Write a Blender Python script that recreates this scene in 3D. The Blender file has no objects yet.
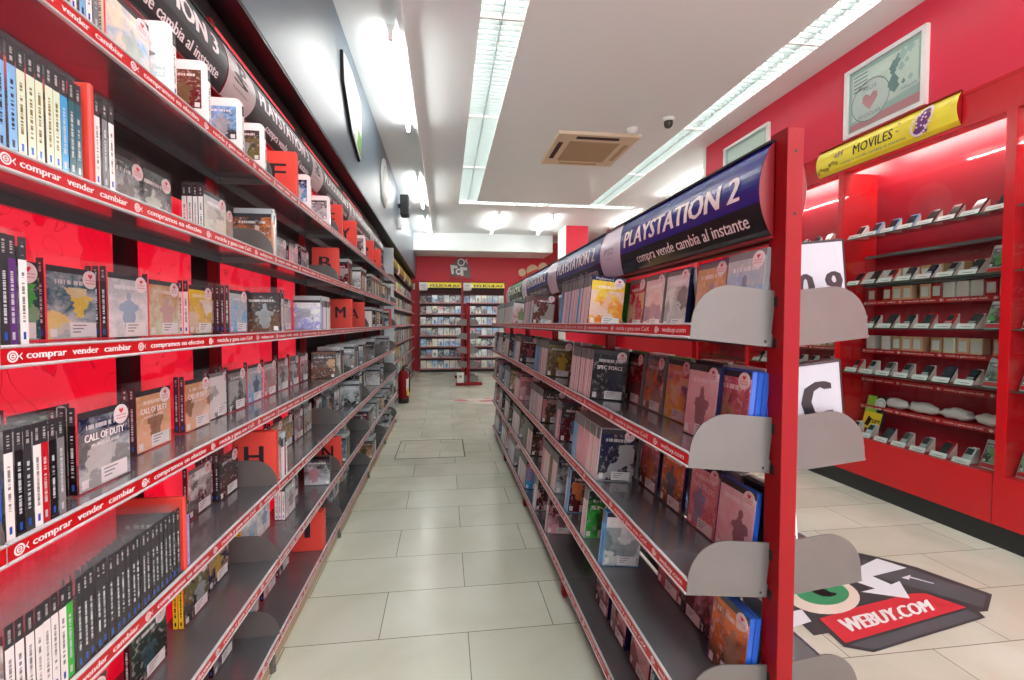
import bpy, bmesh, math, random
from mathutils import Matrix, Vector

C = bpy.context.scene.collection
PI = math.pi
RND = random.Random(7)

# ------------------------------------------------------------------ camera figures (metres, pixels of the 1024x680 frame)
EYE = 1.24
FOC = 445.0
YAW = math.atan(55 / 445.0)
CS, SN = math.cos(YAW), math.sin(YAW)
HOR = 323.0


def along(px, x):
    """distance down the aisle of the point of the vertical plane X = x that stands at image column px"""
    c = (px - 500) / FOC
    return x * (CS - SN * c) / (CS * c + SN)


def floor_pt(px, py):
    d = EYE * FOC / (py - HOR)
    xr = (px - 500) / FOC * d
    return (xr * CS + d * SN, d * CS - xr * SN)


# ------------------------------------------------------------------ materials
MATS = {}


def coat(m, w, r):
    b = m.node_tree.nodes['Principled BSDF']
    b.inputs['Coat Weight'].default_value = w
    b.inputs['Coat Roughness'].default_value = r
    return m


def rgb(r, g, b):
    def l(v):
        v /= 255.0
        return v / 12.92 if v <= 0.04045 else ((v + 0.055) / 1.055) ** 2.4
    return (l(r), l(g), l(b), 1.0)


def new_mat(name):
    m = bpy.data.materials.new(name)
    m.use_nodes = True
    return m, m.node_tree.nodes, m.node_tree.links, m.node_tree.nodes['Principled BSDF']


def plain(name, col, rough=0.5, metal=0.0, spec=0.5, noise=0.0, nscale=20.0):
    if name in MATS:
        return MATS[name]
    m, N, L, b = new_mat(name)
    b.inputs['Roughness'].default_value = rough
    b.inputs['Metallic'].default_value = metal
    b.inputs['Specular IOR Level'].default_value = spec
    if noise > 0:
        tc = N.new('ShaderNodeTexCoord')
        nz = N.new('ShaderNodeTexNoise')
        nz.inputs['Scale'].default_value = nscale
        nz.inputs['Detail'].default_value = 4
        L.new(tc.outputs['Object'], nz.inputs['Vector'])
        r = N.new('ShaderNodeValToRGB')
        r.color_ramp.elements[0].position = 0.3
        r.color_ramp.elements[1].position = 0.7
        r.color_ramp.elements[0].color = tuple(c * (1 - noise) for c in col[:3]) + (1,)
        r.color_ramp.elements[1].color = tuple(min(1, c * (1 + noise * 0.5)) for c in col[:3]) + (1,)
        L.new(nz.outputs['Fac'], r.inputs['Fac'])
        L.new(r.outputs['Color'], b.inputs['Base Color'])
    else:
        b.inputs['Base Color'].default_value = col
    MATS[name] = m
    return m


def glow(name, col, strength):
    m, N, L, b = new_mat(name)
    b.inputs['Base Color'].default_value = (0.9, 0.9, 0.9, 1)
    b.inputs['Emission Color'].default_value = col
    b.inputs['Emission Strength'].default_value = strength
    return m


def math_node(N, L, op, a, b=None, c=None):
    n = N.new('ShaderNodeMath')
    n.operation = op
    for i, v in enumerate((a, b, c)):
        if v is None:
            continue
        if isinstance(v, (int, float)):
            n.inputs[i].default_value = v
        else:
            L.new(v, n.inputs[i])
    return n.outputs[0]


def mix_node(N, L, fac, a, b):
    n = N.new('ShaderNodeMix')
    n.data_type = 'RGBA'
    if isinstance(fac, (int, float)):
        n.inputs[0].default_value = fac
    else:
        L.new(fac, n.inputs[0])
    for i, v in ((6, a), (7, b)):
        if isinstance(v, tuple):
            n.inputs[i].default_value = v
        else:
            L.new(v, n.inputs[i])
    return n.outputs[2]


def obj_attr(N, name):
    a = N.new('ShaderNodeAttribute')
    a.attribute_type = 'OBJECT'
    a.attribute_name = name
    return a.outputs['Color']


def art_material(name, spine=False):
    """printed paper: colours come from the object's own properties, the pattern from its random number"""
    m, N, L, b = new_mat(name)
    oi = N.new('ShaderNodeObjectInfo')
    tc = N.new('ShaderNodeTexCoord')
    sep = N.new('ShaderNodeSeparateXYZ')
    L.new(tc.outputs['Generated'], sep.inputs[0])
    z = sep.outputs['Z']
    ca, cb, cc, ck = oi.outputs['Color'], obj_attr(N, 'art_b'), obj_attr(N, 'art_c'), obj_attr(N, 'art_k')
    seed = math_node(N, L, 'MULTIPLY', oi.outputs['Random'], 37.0)
    if spine:
        comb = N.new('ShaderNodeCombineXYZ')
        L.new(math_node(N, L, 'MULTIPLY', z, 60.0), comb.inputs[0])
        L.new(seed, comb.inputs[1])
        nz = N.new('ShaderNodeTexNoise')
        nz.inputs['Scale'].default_value = 1.0
        nz.inputs['Detail'].default_value = 1.0
        L.new(comb.outputs[0], nz.inputs['Vector'])
        on = math_node(N, L, 'GREATER_THAN', nz.outputs['Fac'], 0.47)
        mid = math_node(N, L, 'LESS_THAN', math_node(N, L, 'ABSOLUTE', math_node(N, L, 'SUBTRACT', sep.outputs['Y'], 0.5)), 0.17)
        zz = math_node(N, L, 'MULTIPLY', math_node(N, L, 'GREATER_THAN', z, 0.2), math_node(N, L, 'LESS_THAN', z, 0.68))
        letters = math_node(N, L, 'MULTIPLY', math_node(N, L, 'MULTIPLY', on, mid), zz)
        col = mix_node(N, L, letters, ca, cc)
        foot = math_node(N, L, 'MULTIPLY', math_node(N, L, 'MULTIPLY', math_node(N, L, 'LESS_THAN', z, 0.12), math_node(N, L, 'GREATER_THAN', z, 0.05)), mid)
        col = mix_node(N, L, foot, col, ck)
        top = math_node(N, L, 'GREATER_THAN', z, 0.79)
        col = mix_node(N, L, top, col, cb)
        tl = math_node(N, L, 'MULTIPLY', math_node(N, L, 'MULTIPLY', on, mid), math_node(N, L, 'MULTIPLY', math_node(N, L, 'GREATER_THAN', z, 0.83), math_node(N, L, 'LESS_THAN', z, 0.95)))
        col = mix_node(N, L, math_node(N, L, 'MULTIPLY', tl, 0.6), col, (0.55, 0.55, 0.55, 1))
    else:
        x = sep.outputs['X']
        vec = N.new('ShaderNodeCombineXYZ')
        L.new(math_node(N, L, 'ADD', x, seed), vec.inputs[0])
        L.new(math_node(N, L, 'MULTIPLY', z, 1.35), vec.inputs[1])
        L.new(seed, vec.inputs[2])
        n1 = N.new('ShaderNodeTexNoise')
        n1.inputs['Scale'].default_value = 3.0
        n1.inputs['Detail'].default_value = 8
        n1.inputs['Roughness'].default_value = 0.6
        n1.inputs['Distortion'].default_value = 0.5
        L.new(vec.outputs[0], n1.inputs['Vector'])
        hgt = math_node(N, L, 'ADD', math_node(N, L, 'MULTIPLY', n1.outputs['Fac'], 1.5), math_node(N, L, 'MULTIPLY', z, -0.55))
        r1 = N.new('ShaderNodeMapRange')
        r1.inputs['From Min'].default_value = 0.25
        r1.inputs['From Max'].default_value = 0.72
        L.new(hgt, r1.inputs['Value'])
        col = mix_node(N, L, r1.outputs[0], ca, cb)
        n2 = N.new('ShaderNodeTexNoise')
        n2.inputs['Scale'].default_value = 9.0
        n2.inputs['Detail'].default_value = 6
        L.new(vec.outputs[0], n2.inputs['Vector'])
        spk = N.new('ShaderNodeMapRange')
        spk.inputs['From Min'].default_value = 0.55
        spk.inputs['From Max'].default_value = 0.68
        L.new(n2.outputs['Fac'], spk.inputs['Value'])
        col = mix_node(N, L, math_node(N, L, 'MULTIPLY', spk.outputs[0], 0.6), col, mix_node(N, L, 0.5, ca, (0.85, 0.82, 0.78, 1)))
        # a standing shape: body, head and feet with ragged edges
        off = math_node(N, L, 'MULTIPLY', math_node(N, L, 'SUBTRACT', oi.outputs['Random'], 0.5), 0.3)
        dx = math_node(N, L, 'SUBTRACT', math_node(N, L, 'SUBTRACT', x, 0.5), off)
        rag = math_node(N, L, 'MULTIPLY', math_node(N, L, 'SUBTRACT', n2.outputs['Fac'], 0.5), 0.35)
        def oval(cz, sx, sz):
            u = math_node(N, L, 'POWER', math_node(N, L, 'DIVIDE', dx, sx), 2.0)
            v = math_node(N, L, 'POWER', math_node(N, L, 'DIVIDE', math_node(N, L, 'SUBTRACT', z, cz), sz), 2.0)
            return math_node(N, L, 'SUBTRACT', 1.0, math_node(N, L, 'ADD', u, v))
        body = math_node(N, L, 'MAXIMUM', oval(0.34, 0.17, 0.27), oval(0.64, 0.065, 0.07))
        body = math_node(N, L, 'MAXIMUM', body, oval(0.47, 0.26, 0.09))
        fig = N.new('ShaderNodeMapRange')
        fig.inputs['From Min'].default_value = 0.02
        fig.inputs['From Max'].default_value = 0.12
        L.new(math_node(N, L, 'ADD', body, math_node(N, L, 'MULTIPLY', rag, 4.5)), fig.inputs['Value'])
        # about half of the prints carry a figure, the others big overlapping shapes
        vo = N.new('ShaderNodeTexVoronoi')
        vo.inputs['Scale'].default_value = 2.6
        vo.inputs['Randomness'].default_value = 1.0
        wv = N.new('ShaderNodeVectorMath')
        wv.operation = 'ADD'
        L.new(vec.outputs[0], wv.inputs[0])
        sc2 = N.new('ShaderNodeVectorMath')
        sc2.operation = 'SCALE'
        sc2.inputs['Scale'].default_value = 0.25
        L.new(n2.outputs['Color'], sc2.inputs[0])
        L.new(sc2.outputs[0], wv.inputs[1])
        L.new(wv.outputs[0], vo.inputs['Vector'])
        sepc = N.new('ShaderNodeSeparateXYZ')
        L.new(vo.outputs['Color'], sepc.inputs[0])
        sel = math_node(N, L, 'GREATER_THAN', math_node(N, L, 'FRACT', math_node(N, L, 'MULTIPLY', oi.outputs['Random'], 13.7)), 0.5)
        shapes = math_node(N, L, 'MULTIPLY', math_node(N, L, 'GREATER_THAN', sepc.outputs[0], 0.52), math_node(N, L, 'SUBTRACT', 1.0, sel))
        shapes = math_node(N, L, 'MULTIPLY', shapes, math_node(N, L, 'LESS_THAN', z, 0.72))
        bright = mix_node(N, L, sepc.outputs[1], cc, mix_node(N, L, 0.5, cb, (0.8, 0.76, 0.7, 1)))
        col = mix_node(N, L, math_node(N, L, 'MULTIPLY', shapes, 0.75), col, bright)
        inner = mix_node(N, L, math_node(N, L, 'MULTIPLY', n1.outputs['Fac'], 0.9), cc, mix_node(N, L, 0.6, cb, (0.05, 0.05, 0.06, 1)))
        col = mix_node(N, L, math_node(N, L, 'MULTIPLY', math_node(N, L, 'MULTIPLY', fig.outputs[0], sel), 0.85), col, inner)
        # title bar made of broken strokes
        st = N.new('ShaderNodeTexNoise')
        st.inputs['Scale'].default_value = 1.0
        cv = N.new('ShaderNodeCombineXYZ')
        L.new(math_node(N, L, 'MULTIPLY', x, 30.0), cv.inputs[0])
        L.new(seed, cv.inputs[1])
        L.new(cv.outputs[0], st.inputs['Vector'])
        bar = math_node(N, L, 'MULTIPLY', math_node(N, L, 'GREATER_THAN', st.outputs['Fac'], 0.46), math_node(N, L, 'MULTIPLY', math_node(N, L, 'GREATER_THAN', z, 0.76), math_node(N, L, 'LESS_THAN', z, 0.82)))
        bar = math_node(N, L, 'MULTIPLY', bar, math_node(N, L, 'LESS_THAN', math_node(N, L, 'ABSOLUTE', math_node(N, L, 'SUBTRACT', x, 0.5)), 0.36))
        lite = mix_node(N, L, 0.7, ca, (0.9, 0.9, 0.88, 1))
        col = mix_node(N, L, math_node(N, L, 'MULTIPLY', bar, 0.8), col, lite)
        top = math_node(N, L, 'GREATER_THAN', z, 0.915)
        col = mix_node(N, L, top, col, ck)
        rate = math_node(N, L, 'MULTIPLY', math_node(N, L, 'MULTIPLY', math_node(N, L, 'LESS_THAN', x, 0.16), math_node(N, L, 'GREATER_THAN', x, 0.04)), math_node(N, L, 'MULTIPLY', math_node(N, L, 'LESS_THAN', z, 0.14), math_node(N, L, 'GREATER_THAN', z, 0.03)))
        col = mix_node(N, L, math_node(N, L, 'MULTIPLY', rate, 0.8), col, (0.8, 0.8, 0.8, 1))
    L.new(col, b.inputs['Base Color'])
    b.inputs['Roughness'].default_value = 0.22
    b.inputs['Coat Weight'].default_value = 0.35
    b.inputs['Coat Roughness'].default_value = 0.08
    return m


def tinted(name, rough, alpha=1.0):
    """plastic in the object's own colour"""
    m, N, L, b = new_mat(name)
    oi = N.new('ShaderNodeObjectInfo')
    L.new(oi.outputs['Color'], b.inputs['Base Color'])
    b.inputs['Roughness'].default_value = rough
    if alpha < 1:
        b.inputs['Alpha'].default_value = alpha
        b.inputs['Specular IOR Level'].default_value = 0.25
    return m


def glass_material(name, gloss=0.06, tint=(0.96, 1, 0.98, 1)):
    m = bpy.data.materials.new(name)
    m.use_nodes = True
    N, L = m.node_tree.nodes, m.node_tree.links
    N.remove(N['Principled BSDF'])
    tr = N.new('ShaderNodeBsdfTransparent')
    tr.inputs[0].default_value = tint
    gl = N.new('ShaderNodeBsdfGlossy')
    gl.inputs['Roughness'].default_value = 0.02
    lw = N.new('ShaderNodeLayerWeight')
    lw.inputs['Blend'].default_value = 0.12
    fac = math_node(N, L, 'ADD', math_node(N, L, 'MULTIPLY', lw.outputs['Fresnel'], 0.6), gloss * 0.3)
    mx = N.new('ShaderNodeMixShader')
    L.new(fac, mx.inputs[0])
    L.new(tr.outputs[0], mx.inputs[1])
    L.new(gl.outputs[0], mx.inputs[2])
    L.new(mx.outputs[0], N['Material Output'].inputs[0])
    return m


def floor_material():
    m, N, L, b = new_mat('marble_tiles')
    tc = N.new('ShaderNodeTexCoord')
    mp = N.new('ShaderNodeMapping')
    mp.inputs['Location'].default_value = (-0.087 + 0.7, 0.11, 0)
    L.new(tc.outputs['Object'], mp.inputs['Vector'])
    br = N.new('ShaderNodeTexBrick')
    br.inputs['Scale'].default_value = 1.0
    br.inputs['Brick Width'].default_value = 0.7
    br.inputs['Row Height'].default_value = 0.31
    br.inputs['Mortar Size'].default_value = 0.0022
    br.inputs['Mortar Smooth'].default_value = 0.3
    br.inputs['Color1'].default_value = rgb(210, 212, 197)
    br.inputs['Color2'].default_value = rgb(199, 201, 186)
    br.inputs['Mortar'].default_value = rgb(128, 122, 108)
    L.new(mp.outputs[0], br.inputs['Vector'])
    n1 = N.new('ShaderNodeTexNoise')
    n1.inputs['Scale'].default_value = 2.2
    n1.inputs['Detail'].default_value = 9
    n1.inputs['Distortion'].default_value = 0.8
    L.new(tc.outputs['Object'], n1.inputs['Vector'])
    r = N.new('ShaderNodeValToRGB')
    r.color_ramp.elements[0].position = 0.35
    r.color_ramp.elements[0].color = (0.86, 0.85, 0.80, 1)
    r.color_ramp.elements[1].position = 0.62
    r.color_ramp.elements[1].color = (1, 1, 1, 1)
    L.new(n1.outputs['Fac'], r.inputs['Fac'])
    mu = N.new('ShaderNodeMix')
    mu.data_type = 'RGBA'
    mu.blend_type = 'MULTIPLY'
    mu.inputs[0].default_value = 0.8
    L.new(br.outputs['Color'], mu.inputs[6])
    L.new(r.outputs['Color'], mu.inputs[7])
    n2 = N.new('ShaderNodeTexNoise')
    n2.inputs['Scale'].default_value = 38
    n2.inputs['Detail'].default_value = 3
    L.new(tc.outputs['Object'], n2.inputs['Vector'])
    r2 = N.new('ShaderNodeMapRange')
    r2.inputs['From Min'].default_value = 0.70
    r2.inputs['From Max'].default_value = 0.78
    L.new(n2.outputs['Fac'], r2.inputs['Value'])
    col = mix_node(N, L, math_node(N, L, 'MULTIPLY', r2.outputs[0], 0.25), mu.outputs[2], rgb(150, 140, 120))
    L.new(col, b.inputs['Base Color'])
    rr = N.new('ShaderNodeMapRange')
    rr.inputs['To Min'].default_value = 0.14
    rr.inputs['To Max'].default_value = 0.32
    L.new(n1.outputs['Fac'], rr.inputs['Value'])
    L.new(rr.outputs[0], b.inputs['Roughness'])
    return m


def poster_material():
    m, N, L, b = new_mat('red_poster_print')
    tc = N.new('ShaderNodeTexCoord')
    n = N.new('ShaderNodeTexNoise')
    n.inputs['Scale'].default_value = 4.0
    n.inputs['Detail'].default_value = 1.5
    n.inputs['Distortion'].default_value = 2.5
    L.new(tc.outputs['Object'], n.inputs['Vector'])
    area = N.new('ShaderNodeMapRange')
    area.inputs['From Min'].default_value = 0.49
    area.inputs['From Max'].default_value = 0.5
    L.new(n.outputs['Fac'], area.inputs['Value'])
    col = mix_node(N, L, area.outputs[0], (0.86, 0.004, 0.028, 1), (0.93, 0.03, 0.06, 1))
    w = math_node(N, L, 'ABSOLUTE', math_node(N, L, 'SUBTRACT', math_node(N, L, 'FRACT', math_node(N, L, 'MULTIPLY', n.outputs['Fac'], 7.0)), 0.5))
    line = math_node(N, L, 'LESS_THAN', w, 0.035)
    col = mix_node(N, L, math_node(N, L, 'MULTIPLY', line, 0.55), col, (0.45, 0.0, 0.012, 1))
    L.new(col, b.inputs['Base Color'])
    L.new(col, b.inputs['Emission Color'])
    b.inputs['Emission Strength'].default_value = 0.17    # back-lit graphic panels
    b.inputs['Roughness'].default_value = 0.35
    return m


def stuff_material():
    m, N, L, b = new_mat('printed_case_rows')
    a = N.new('ShaderNodeAttribute')
    a.attribute_name = 'tint'
    L.new(a.outputs['Color'], b.inputs['Base Color'])
    b.inputs['Roughness'].default_value = 0.25
    return m


M_FLOOR = floor_material()
M_COVER = art_material('printed_cover')
M_SPINE = art_material('printed_spine', True)
M_BODY = tinted('case_plastic', 0.2)
M_CLEAR = tinted('clear_case_plastic', 0.1, 0.045)
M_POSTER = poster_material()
M_STUFF = stuff_material()
M_GLASS = glass_material('cabinet_glass')
M_WHITE = plain('white_paint', rgb(240, 240, 236), 0.6)
M_CEIL = plain('ceiling_paint', rgb(240, 246, 246), 0.75)
M_REDWALL = plain('red_wall_paint', rgb(206, 24, 44), 0.45, noise=0.05)
M_PINKWALL = plain('red_satin_wall_paint', rgb(224, 46, 74), 0.32)
M_CABBACK = plain('crimson_cabinet_back', rgb(160, 16, 40), 0.4)
M_BULK = plain('slate_satin_paint', rgb(86, 102, 114), 0.36)
M_BLACK = plain('black_paint', rgb(20, 20, 22), 0.4)
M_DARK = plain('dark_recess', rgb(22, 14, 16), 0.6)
M_STEEL = coat(plain('grey_shelf_metal', rgb(112, 113, 117), 0.25, 0.35, noise=0.08, nscale=9), 0.7, 0.07)
M_PLATE = plain('satin_steel_plate', rgb(104, 100, 97), 0.4, 0.3, noise=0.06, nscale=14)
M_EDGE = plain('grey_plastic_edge', rgb(190, 190, 192), 0.3)
M_STRIP = plain('red_strip_paper', rgb(186, 10, 22), 0.35)
M_RED = plain('red_powder_coat', rgb(134, 6, 15), 0.5, spec=0.25)
M_LETTER = plain('white_lettering', rgb(236, 232, 232), 0.4)
M_INK = plain('black_ink', rgb(24, 24, 28), 0.4)
M_ORANGE = plain('orange_red_card', rgb(212, 66, 54), 0.5)
M_LABEL = plain('white_label_paper', rgb(222, 223, 222), 0.5)
M_GREYINK = plain('grey_ink', rgb(120, 122, 128), 0.5)
M_HEART = plain('red_ink', rgb(205, 20, 40), 0.4)
M_STICKER = plain('pale_pink_sticker', rgb(222, 214, 214), 0.35)
M_BEIGE = plain('beige_plinth', rgb(190, 160, 128), 0.5)
M_LOUVRE = plain('louvre_aluminium', rgb(196, 208, 206), 0.22, 0.3)
M_TUBE = glow('fluorescent_tube', (1.0, 0.99, 0.96, 1), 14.0)
M_TUBE2 = glow('louvre_tube', (0.98, 1.0, 0.99, 1), 2.5)
M_FILL_TUBE = glow('added_fill_tube', (1.0, 0.99, 0.97, 1), 38.0)
M_TUBE3 = glow('cabinet_tube', (1.0, 0.97, 0.93, 1), 15.0)


# ------------------------------------------------------------------ mesh builder
class MB:
    def __init__(self):
        self.v, self.f, self.m, self.s = [], [], [], []

    def add(self, verts, faces, mat=0, M=None, smooth=False):
        o = len(self.v)
        for p in verts:
            p = Vector(p)
            self.v.append(M @ p if M is not None else p)
        for i, f in enumerate(faces):
            self.f.append(tuple(o + k for k in f))
            self.m.append(mat[i] if isinstance(mat, (list, tuple)) else mat)
            self.s.append(smooth)
        return self

    def box(self, x0, x1, y0, y1, z0, z1, mat=0, M=None):
        vs = [(x, y, z) for x in (x0, x1) for y in (y0, y1) for z in (z0, z1)]
        fs = [(0, 1, 3, 2), (4, 6, 7, 5), (0, 4, 5, 1), (2, 3, 7, 6), (0, 2, 6, 4), (1, 5, 7, 3)]
        return self.add(vs, fs, mat, M)

    def bbox(self, x0, x1, y0, y1, z0, z1, bev=0.004, mat=0, M=None, seg=2):
        bm = bmesh.new()
        bmesh.ops.create_cube(bm, size=1.0)
        for v in bm.verts:
            v.co = Vector(((x0 + x1) / 2 + v.co.x * (x1 - x0), (y0 + y1) / 2 + v.co.y * (y1 - y0), (z0 + z1) / 2 + v.co.z * (z1 - z0)))
        bmesh.ops.bevel(bm, geom=bm.edges[:], offset=bev, segments=seg, profile=0.5, affect='EDGES')
        self.from_bm(bm, mat, M)
        return self

    def from_bm(self, bm, mat=0, M=None, smooth=False):
        bm.verts.index_update()
        self.add([v.co.copy() for v in bm.verts], [[v.index for v in f.verts] for f in bm.faces], mat, M, smooth)
        bm.free()

    def prism(self, poly, h0, h1, axis='x', mat=0, M=None):
        """poly of (a, b) pairs extruded along axis; x: (y,z), y: (x,z), z: (x,y)"""
        def p(a, b, h):
            return {'x': (h, a, b), 'y': (a, h, b), 'z': (a, b, h)}[axis]
        n = len(poly)
        vs = [p(a, b, h0) for a, b in poly] + [p(a, b, h1) for a, b in poly]
        fs = [tuple(range(n - 1, -1, -1)), tuple(range(n, 2 * n))]
        fs += [(i, (i + 1) % n, n + (i + 1) % n, n + i) for i in range(n)]
        return self.add(vs, fs, mat, M)

    def cyl(self, p0, p1, r0, r1=None, n=16, mat=0, M=None, caps=True):
        p0, p1 = Vector(p0), Vector(p1)
        r1 = r0 if r1 is None else r1
        d = (p1 - p0).normalized()
        a = d.orthogonal().normalized()
        b = d.cross(a)
        vs = []
        for p, r in ((p0, r0), (p1, r1)):
            for i in range(n):
                t = 2 * PI * i / n
                vs.append(p + a * (r * math.cos(t)) + b * (r * math.sin(t)))
        fs = [(i, (i + 1) % n, n + (i + 1) % n, n + i) for i in range(n)]
        self.add(vs, fs, mat, M, True)
        if caps:
            self.add(vs, [tuple(range(n - 1, -1, -1)), tuple(range(n, 2 * n))], mat, M)
        return self

    def lathe(self, prof, n=24, mat=0, M=None, centre=(0, 0)):
        vs, fs = [], []
        for r, z in prof:
            for i in range(n):
                t = 2 * PI * i / n
                vs.append((centre[0] + r * math.cos(t), centre[1] + r * math.sin(t), z))
        for k in range(len(prof) - 1):
            for i in range(n):
                j = (i + 1) % n
                fs.append((k * n + i, k * n + j, (k + 1) * n + j, (k + 1) * n + i))
        return self.add(vs, fs, mat, M, True)

    def text(self, s, x0, x1, z0, h, y=0.0, mat=0, M=None, bend=None, bold=0.0, slices=None):
        """flat lettering from x0 to x1 on the plane y, capital height h from z0"""
        dup = 0.0
        if bold > 0.0:
            dup = bold * 1.25
            bold = 0.0
        key = (s, bold)
        if key not in TEXTS:
            cu = bpy.data.curves.new('lettering_curve', 'FONT')
            cu.body = s
            cu.size = 1.0
            cu.offset = bold
            cu.resolution_u = 2
            ob = bpy.data.objects.new('lettering_curve', cu)
            me = bpy.data.meshes.new_from_object(ob)
            vs = [v.co.copy() for v in me.vertices]
            fs = [tuple(p.vertices) for p in me.polygons]
            bpy.data.objects.remove(ob)
            bpy.data.curves.remove(cu)
            bpy.data.meshes.remove(me)
            TEXTS[key] = (vs, fs)
        vs, fs = TEXTS[key]
        if not vs:
            return self
        lo, hi = min(v.x for v in vs), max(v.x for v in vs)
        k = (x1 - x0) / max(hi - lo, 1e-6)
        kz = h / 0.7
        pts = [Vector((x0 + (v.x - lo) * k, y, z0 + v.y * kz)) for v in vs]
        if dup:
            n = len(pts)
            base = list(fs)
            offs = (-1, -0.33, 0.33, 1) if dup > 0.04 else (-1, 0, 1)
            pts = [p + Vector((q * dup * k, -0.00015 * j, 0)) for j, q in enumerate(offs) for p in pts]
            fs = [tuple(i + j * n for i in f) for j in range(len(offs)) for f in base]
        if bend:
            bm = bmesh.new()
            bv = [bm.verts.new(p) for p in pts]
            for f in fs:
                try:
                    bm.faces.new([bv[i] for i in f])
                except ValueError:
                    pass
            zl, zh = min(p.z for p in pts), max(p.z for p in pts)
            for i in range(1, 8):
                zc = zl + (zh - zl) * i / 8
                bmesh.ops.bisect_plane(bm, geom=bm.verts[:] + bm.edges[:] + bm.faces[:], plane_co=(0, 0, zc), plane_no=(0, 0, 1))
            for v in bm.verts:
                v.co = Vector(bend(v.co.x, v.co.z)) + Vector((0, v.co.y - y, 0))
            self.from_bm(bm, mat, M)
        else:
            self.add(pts, fs, mat, M)
        return self

    def ring(self, cx, cz, r, w, y=0.0, n=20, mat=0, M=None, bend=None, sx=1.0):
        vs, fs = [], []
        for i in range(n):
            t = 2 * PI * i / n
            for q in (r, r - w):
                p = (cx + sx * q * math.cos(t), cz + q * math.sin(t))
                vs.append(bend(*p) if bend else (p[0], y, p[1]))
        for i in range(n):
            j = (i + 1) % n
            fs.append((2 * i, 2 * j, 2 * j + 1, 2 * i + 1))
        return self.add(vs, fs, mat, M)

    def flat(self, pts, y=0.0, mat=0, M=None, bend=None):
        vs = [bend(a, b) if bend else (a, y, b) for a, b in pts]
        return self.add(vs, [tuple(range(len(vs)))], mat, M)

    def build(self, name, mats, parent=None, M=None, loc=None):
        me = bpy.data.meshes.new(name)
        vs = [M @ v for v in self.v] if M is not None else self.v
        me.from_pydata([tuple(v) for v in vs], [], self.f)
        for m in mats if isinstance(mats, (list, tuple)) else [mats]:
            me.materials.append(m)
        for p, mi, sm in zip(me.polygons, self.m, self.s):
            p.material_index = mi
            p.use_smooth = sm
        me.update()
        o = bpy.data.objects.new(name, me)
        C.objects.link(o)
        if parent is not None:
            o.parent = parent
        if loc is not None:
            o.location = loc
        return o


TEXTS = {}


def fix_normals(o):
    bm = bmesh.new()
    bm.from_mesh(o.data)
    bmesh.ops.recalc_face_normals(bm, faces=bm.faces[:])
    bm.to_mesh(o.data)
    bm.free()
    return o


def tag(o, label, cat, group=None):
    o['label'] = label
    o['category'] = cat
    if group:
        o['group'] = group
    return o


def empty(name, loc, rz=0.0):
    o = bpy.data.objects.new(name, None)
    o.empty_display_size = 0.05
    C.objects.link(o)
    o.location = loc
    o.rotation_euler = (0, 0, rz)
    return o


def copy_tree(o, parent=None):
    c = o.copy()
    C.objects.link(c)
    if parent is not None:
        c.parent = parent
    for ch in KIDS.get(o.name, []) if False else list(o.children):
        copy_tree(ch, c)
    return c


KIDS = {}


def struct(name, mb, mats):
    o = mb.build(name, mats)
    o['kind'] = 'structure'
    return o


ORD = ['first', 'second', 'third', 'fourth', 'fifth', 'sixth', 'seventh', 'eighth', 'ninth', 'tenth', 'eleventh', 'twelfth']


def nth(i):
    if i < 12:
        return ORD[i]
    k = i + 1
    return '%d%s' % (k, 'th' if 10 <= k % 100 <= 20 else {1: 'st', 2: 'nd', 3: 'rd'}.get(k % 10, 'th'))

# ================================================================== the room
ZC = 3.36
YB = 11.62          # red end wall
XR = 3.14           # red upper wall over the phone cabinets
Y0R = -2.2
struct('floor', MB().box(-0.95, 4.6, Y0R, YB + 0.1, -0.12, 0.0), [M_FLOOR])
mb = MB()
for x0, x1, y0, y1 in ((-0.95, 0.244, Y0R, 8.0), (0.566, 2.58, Y0R, 7.8), (2.86, 4.6, Y0R, 7.8), (3.45, 4.6, 7.8, 8.0), (-0.95, 4.6, 8.0, YB + 0.1)):
    mb.box(x0, x1, y0, y1, ZC, ZC + 0.1)
struct('ceiling', mb, [M_CEIL])
struct('wall_left', MB().box(-1.0, -0.86, Y0R, YB, 0, ZC), [M_BLACK])
struct('trim_1', MB().box(-0.86, -0.724, Y0R, YB, 2.4, ZC - 0.001, mat=[1, 1, 0, 0, 0, 0] and 0).box(-0.858, -0.726, Y0R, YB, 2.385, 2.4, mat=1), [M_BULK, M_BLACK])
struct('trim_2', MB().box(-0.315, -0.275, Y0R, 10.55, 3.305, ZC), [M_CEIL])
struct('wall_back', MB().box(-0.95, 4.6, YB, YB + 0.12, 0, ZC), [M_REDWALL])
struct('trim_3', MB().box(-0.95, 2.6, 10.62, YB, 2.95, ZC), [M_CEIL])
struct('wall_right', MB().box(XR, XR + 0.35, Y0R, 5.1, 2.6, ZC).box(3.36, XR + 0.35, Y0R, 5.1, 0, 2.6), [M_PINKWALL])
struct('wall_right_far', MB().box(4.35, 4.5, 5.1, YB, 0, ZC), [M_WHITE])
struct('trim_6', MB().box(4.32, 4.35, 5.16, YB, 0, 2.3), [M_REDWALL])
struct('trim_4', MB().box(XR, 4.5, 5.1, 5.16, 0, ZC), [M_WHITE])
mb = MB().box(2.62, 3.12, 9.5, 10.2, 0, ZC, mat=0)
mb.m[-6:] = [1, 0, 0, 0, 1, 0]
col = struct('trim_5', mb, [plain('red_column_paint', rgb(214, 30, 58), 0.4), M_WHITE])
col.data.polygons[0].material_index = 1
for p in col.data.polygons:
    p.material_index = 1 if abs(p.normal.x) > 0.5 else 0

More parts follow.
